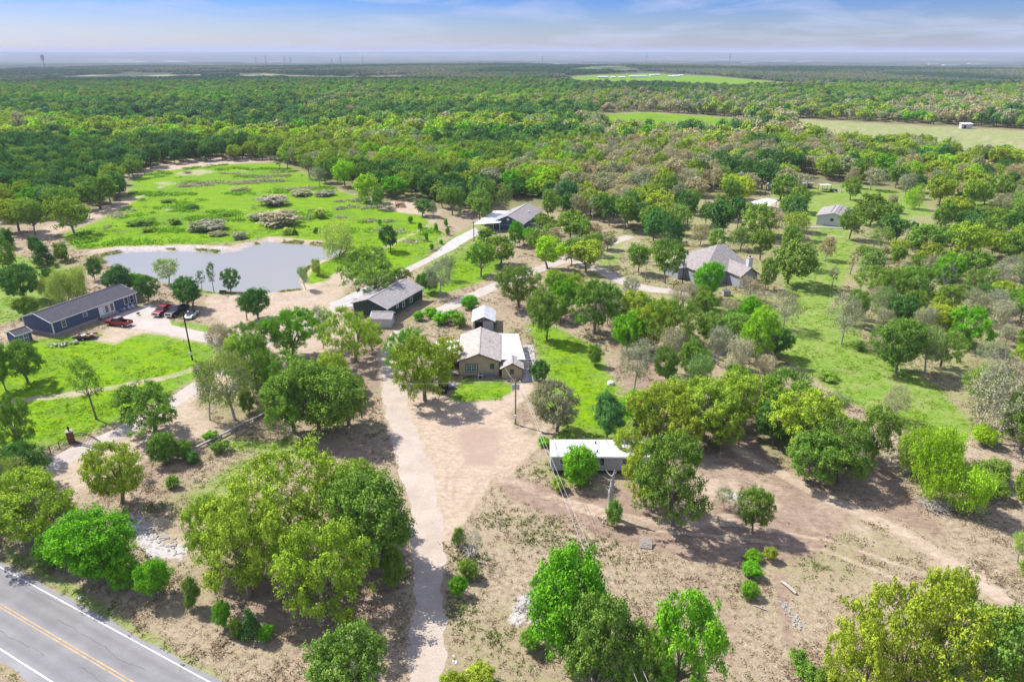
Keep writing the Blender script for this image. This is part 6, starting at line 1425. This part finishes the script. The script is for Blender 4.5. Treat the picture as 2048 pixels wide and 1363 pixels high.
def plant(px_, py_, ty, w, form, tn, name, label, cat, group=None, flat=None):
    x, y = P(px_, py_); h = max(h_at(y, ty), .6); w_ = w / FPX * (y * _c + CAM_H * _s); fam = MID if form in MID else HI
    tm, cm = random.choice(fam[form]); dw, dh = DIMS[form]; r = empty(name, (x, y, gz1(x, y)), random.uniform(0, 6), label, cat, group); r.scale = (w_ / dw, w_ / dw * (flat or 1), h / dh)
    if flat: r.rotation_euler.z = 0
    objm('trunk', tm, r); c = objm('crown', cm, r); c.color = jitter(TINT[tn], .1)
TINT['twig'] = (.40, .385, .26)
TH = [(548, 410, 386, 92, 'twig', 'upper greyish thicket right of centre in the meadow'), (560, 449, 416, 120, 'twig', 'largest greyish thicket, above the right end of the pond'), (520, 440, 420, 60, 'twig', 'grey thicket joined to the left of the largest one'), (640, 436, 412, 40, 'willow', 'pale yellow thicket beside the meadow fence'),
      (432, 460, 432, 84, 'twig', 'grey-green thicket above the middle of the pond'), (395, 462, 438, 60, 'grey', 'green-grey thicket left of the one above the pond middle'), (280, 450, 434, 70, 'green', 'dark green thicket at the left of the meadow'), (350, 448, 434, 40, 'green', 'small green thicket in the middle of the meadow'),
      (480, 478, 460, 50, 'grey', 'grey shrub on the far bank near the pond bend'), (440, 470, 458, 44, 'grey', 'low shrub on the far bank of the pond'), (335, 405, 396, 36, 'green', 'small green shrub beside the meadow fence'), (480, 382, 372, 60, 'grey', 'faint shrub line in the upper meadow'),
      (600, 390, 376, 70, 'grey', 'grey-green scrub near the right edge of the meadow'), (650, 392, 378, 60, 'twig', 'tan scrub at the right edge of the meadow'), (385, 418, 408, 40, 'dark', 'dark clump in the middle of the meadow'), (300, 462, 452, 50, 'green', 'low green clump near the pond head'), (450, 432, 422, 36, 'green', 'small round green clump above the thickets'), (575, 470, 452, 34, 'willow', 'pale shrub at the fence corner by the pond')]
for x_, y_, t_, w_, tn, l_ in TH: plant(x_, y_, y_ - (y_ - t_) * .85, w_, 'bush', tn, 'thicket', l_, 'shrub', 'thickets in the bright meadow')
SP = [(759, 450, 436), (821, 446, 430), (840, 460, 442), (873, 463, 444), (853, 482, 464), (892, 453, 436), (896, 470, 452), (864, 500, 486), (883, 488, 478), (633, 466, 454), (838, 566, 548), (590, 470, 458)]
SL = ['sapling on the lawn nearest the dirt mound', 'sapling left of the upper driveway, farthest up the lawn', 'thin sapling in the middle of the sapling row', 'sapling below the scrub beside the carport', 'sapling above the dark round tree on the lawn', 'leafy sapling closest to the carport', 'broad leafy sapling beside the upper driveway', 'sapling at the foot of the row beside the driveway', 'little sapling next to the driveway edge', 'tiny cedar above the willow by the pond', 'small cedar right of the spreading oak', 'tiny cedar left of the willow by the pond']
for (x_, y_, t_), l_ in zip(SP, SL): plant(x_, y_, t_, 14, 'bush' if 'cedar' not in l_ else 'cedar', 'bright' if 'cedar' not in l_ else 'dark', 'sapling', l_, 'sapling', 'saplings on the lawn')
VN = [(885, 648, 622, 50, 'bright', 'lush vine mound left of the open tin shed'), (918, 652, 624, 50, 'green', 'vine mound touching the wall of the tin shed'), (860, 632, 612, 40, 'bright', 'leafy bush along the right side of the green house'), (838, 640, 622, 36, 'bright', 'leafy weeds at the corner of the green house'), (905, 640, 616, 30, 'bright', 'small vine mound between the two larger ones'),
      (1140, 885, 868, 60, 'green', 'low brush behind the left end of the trailer'), (1200, 890, 868, 60, 'green', 'low brush behind the middle of the trailer'), (1090, 890, 872, 40, 'bright', 'low green weeds behind the corner of the trailer'), (1115, 978, 950, 40, 'olive', 'weedy scrub at the front left corner of the trailer'),
      (420, 880, 862, 36, 'bright', 'grass clump beside the low rail'), (440, 905, 880, 44, 'green', 'scrubby bush below the low rail'), (385, 925, 900, 40, 'dark', 'dark scrub below the left end of the rail'), (1960, 1000, 965, 60, 'bright', 'bright low scrub at right below the lime-green shrubs'), (2000, 960, 935, 50, 'green', 'scrub at the right edge above the track'),
      (345, 975, 950, 40, 'green', 'brushy bush above the rock outcrop'), (700, 1245, 1215, 40, 'olive', 'low weeds between the big oaks and the round tree'), (1130, 1130, 1108, 26, 'olive', 'low weeds beside the top of the bright tree'), (1600, 1330, 1300, 50, 'green', 'small pale bush left of the bottom right oaks'), (1620, 1355, 1330, 60, 'green', 'small bush nearest the bottom right oaks'),
      (1720, 700, 684, 36, 'green', 'low bush at the edge of the right woods'), (1650, 755, 742, 60, 'green', 'low spreading patch of green on the open lawn')]
for x_, y_, t_, w_, tn, l_ in VN: plant(x_, y_, t_, w_, 'bush', tn, 'scrub_bush', l_, 'shrub', 'scrub and vines')
# ------------------------------------------------------------------ grass tufts, weeds and litter (too many to count)
def tuft_mesh(seed, n, w, h, up=.5):
    g = np.random.default_rng(seed); p = g.normal(size=(n, 3)) * np.array([w, w, 0]); p[:, 2] = g.uniform(.05, h, n)
    nr_ = g.normal(size=(n, 3)); nr_[:, 2] = np.abs(nr_[:, 2]) * up
    V, F, v = leaf_quads(p, nr_, h * 1.15, g.uniform(0, 1, n), .5); return np_mesh('tuft', V, F, [LEAF_I], attr={'leafvar': v})
tufts = [tuft_mesh(500 + i, 14, .16, .16) for i in range(4)] + [tuft_mesh(510 + i, 26, .38, .28) for i in range(2)]
def gsample(n, y0, y1, pw):
    y = y0 * (y1 / y0) ** (rng.random(n) ** pw); x = rng.uniform(-.86, .86, n) * (y + 12); return x, y
def on_paved(x, y):
    m = np.zeros(len(x), bool)
    for q in PAVED:
        s = (x > q[:, 0].min()) & (x < q[:, 0].max()) & (y > q[:, 1].min()) & (y < q[:, 1].max())
        if s.any(): m[s] |= poly_sd(x[s], y[s], q) > -.15
    return m
x, y = gsample(66000, 34, 230, .95); lu, di, br_, rk = mask_fields(x, y)
cl = fbm(x, y, 5, 3); road_side = (x - road0[0]) * rn[0] + (y - road0[1]) * rn[1]
dv = np.array([P(a_, b_) for a_, b_ in drive]); 
k = (di + .6 * (cl - .5) < .38) & (br_ * .75 < rng.random(len(x))) & ((cl > .47) | (rng.random(len(x)) < .28)) & ~((road_side > -.7) & (road_side < RW + .2)) & (line_d(x, y, dv) > 2.0) & ~on_paved(x, y) & (poly_sd(x, y, POND) < -1.5)
x, y, lu, cl = x[k], y[k], lu[k], cl[k]; wv = fbm(x + 90, y, 9, 2)
tn = np.where((lu > .5)[:, None], np.array([[.20, .34, .015]]), np.where((wv > .62)[:, None], np.array([[.15, .19, .045]]), np.array([[.37, .30, .20]]))) * rng.uniform(.7, 1.25, (len(x), 1))
big = (rng.random(len(x)) < .10) & (cl > .5); sc = rng.uniform(.6, 1.35, len(x)) * np.interp(y, [40, 90, 230], [.85, 1.1, 1.8])
hz_ = np.where(lu > .5, .35, .65); scatter('grass_tufts', tufts, np.stack([x, y, gz(x, y)], 1), np.stack([sc, sc, sc * hz_], 1), rng.uniform(0, 6.28, len(x)), np.where(big, rng.integers(4, 6, len(x)), rng.integers(0, 4, len(x))), tn, 'dry and green grass tufts over the open ground', 'grass')
print('tufts', len(x))
MD = PP(LUSH[1][0]); x = rng.uniform(MD[:, 0].min(), MD[:, 0].max(), 60000); y = rng.uniform(MD[:, 1].min(), MD[:, 1].max(), 60000); k = (poly_sd(x, y, MD) > 2) & (poly_sd(x, y, POND) < -3) & (fbm(x, y * 2.2, 16, 3) > .60) & (y > 190) & (fbm(x + 50, y, 3, 2) > .5); x, y = x[k][:1500], y[k][:1500]
sc = rng.uniform(1.2, 3.0, len(x)); wv = fbm(x + 200, y, 18, 2); tn = np.where((wv > .56)[:, None], np.array([[.46, .44, .28]]), np.array([[.26, .48, .04]])) * rng.uniform(.7, 1.2, (len(x), 1))
scatter('meadow_weeds', tufts, np.stack([x, y, gz(x, y)], 1), np.stack([sc, sc, sc * .9], 1), rng.uniform(0, 6.28, len(x)), rng.integers(4, 6, len(x)), tn, 'low ragged weeds spreading through the bright meadow', 'weeds')
x = rng.uniform(POND[:, 0].min() - 3, POND[:, 0].max() + 3, 60000); y = rng.uniform(POND[:, 1].min() - 3, POND[:, 1].max() + 3, 60000); sd = poly_sd(x, y, POND); k = (sd > -1.6) & (sd < .9) & (fbm(x, y, 7, 2) > .5); x, y = x[k][:1400], y[k][:1400]
sc = rng.uniform(.7, 1.6, len(x)); tn = np.where((rng.random(len(x)) < .6)[:, None], np.array([[.30, .42, .05]]), np.array([[.42, .38, .18]])) * rng.uniform(.6, 1.2, (len(x), 1))
scatter('pond_reeds', tufts, np.stack([x, y, gz(x, y)], 1), np.stack([sc, sc, sc * 1.6], 1), rng.uniform(0, 6.28, len(x)), rng.integers(0, 4, len(x)), tn, 'weeds and reeds growing round the pond rim', 'reeds')
# ------------------------------------------------------------------ haze
hb = MB(); hb.box((0, 20000, 20), (90000, 90000, 160)); hz = hb.build('haze'); tag(hz, kind='stuff', label='pale blue air between here and the horizon', cat='haze')
zlo = float(Zf.min()) - 1.0; zhi = max(80.0, float(Zf.max()) + 22)
for v in hz.data.vertices: v.co.z = zlo if v.co.z < 0 else zhi
print('haze', zlo, zhi)
hm = bpy.data.materials.new('haze_air'); hm.use_nodes = True; t = hm.node_tree; t.nodes.clear()
o_ = N(t, 'ShaderNodeOutputMaterial'); v_ = N(t, 'ShaderNodeVolumePrincipled'); v_.inputs['Density'].default_value = HAZE_DENSITY; v_.inputs['Color'].default_value = (*HAZE_COLOR, 1)
t.links.new(v_.outputs[0], o_.inputs['Volume']); hz.data.materials.append(hm)
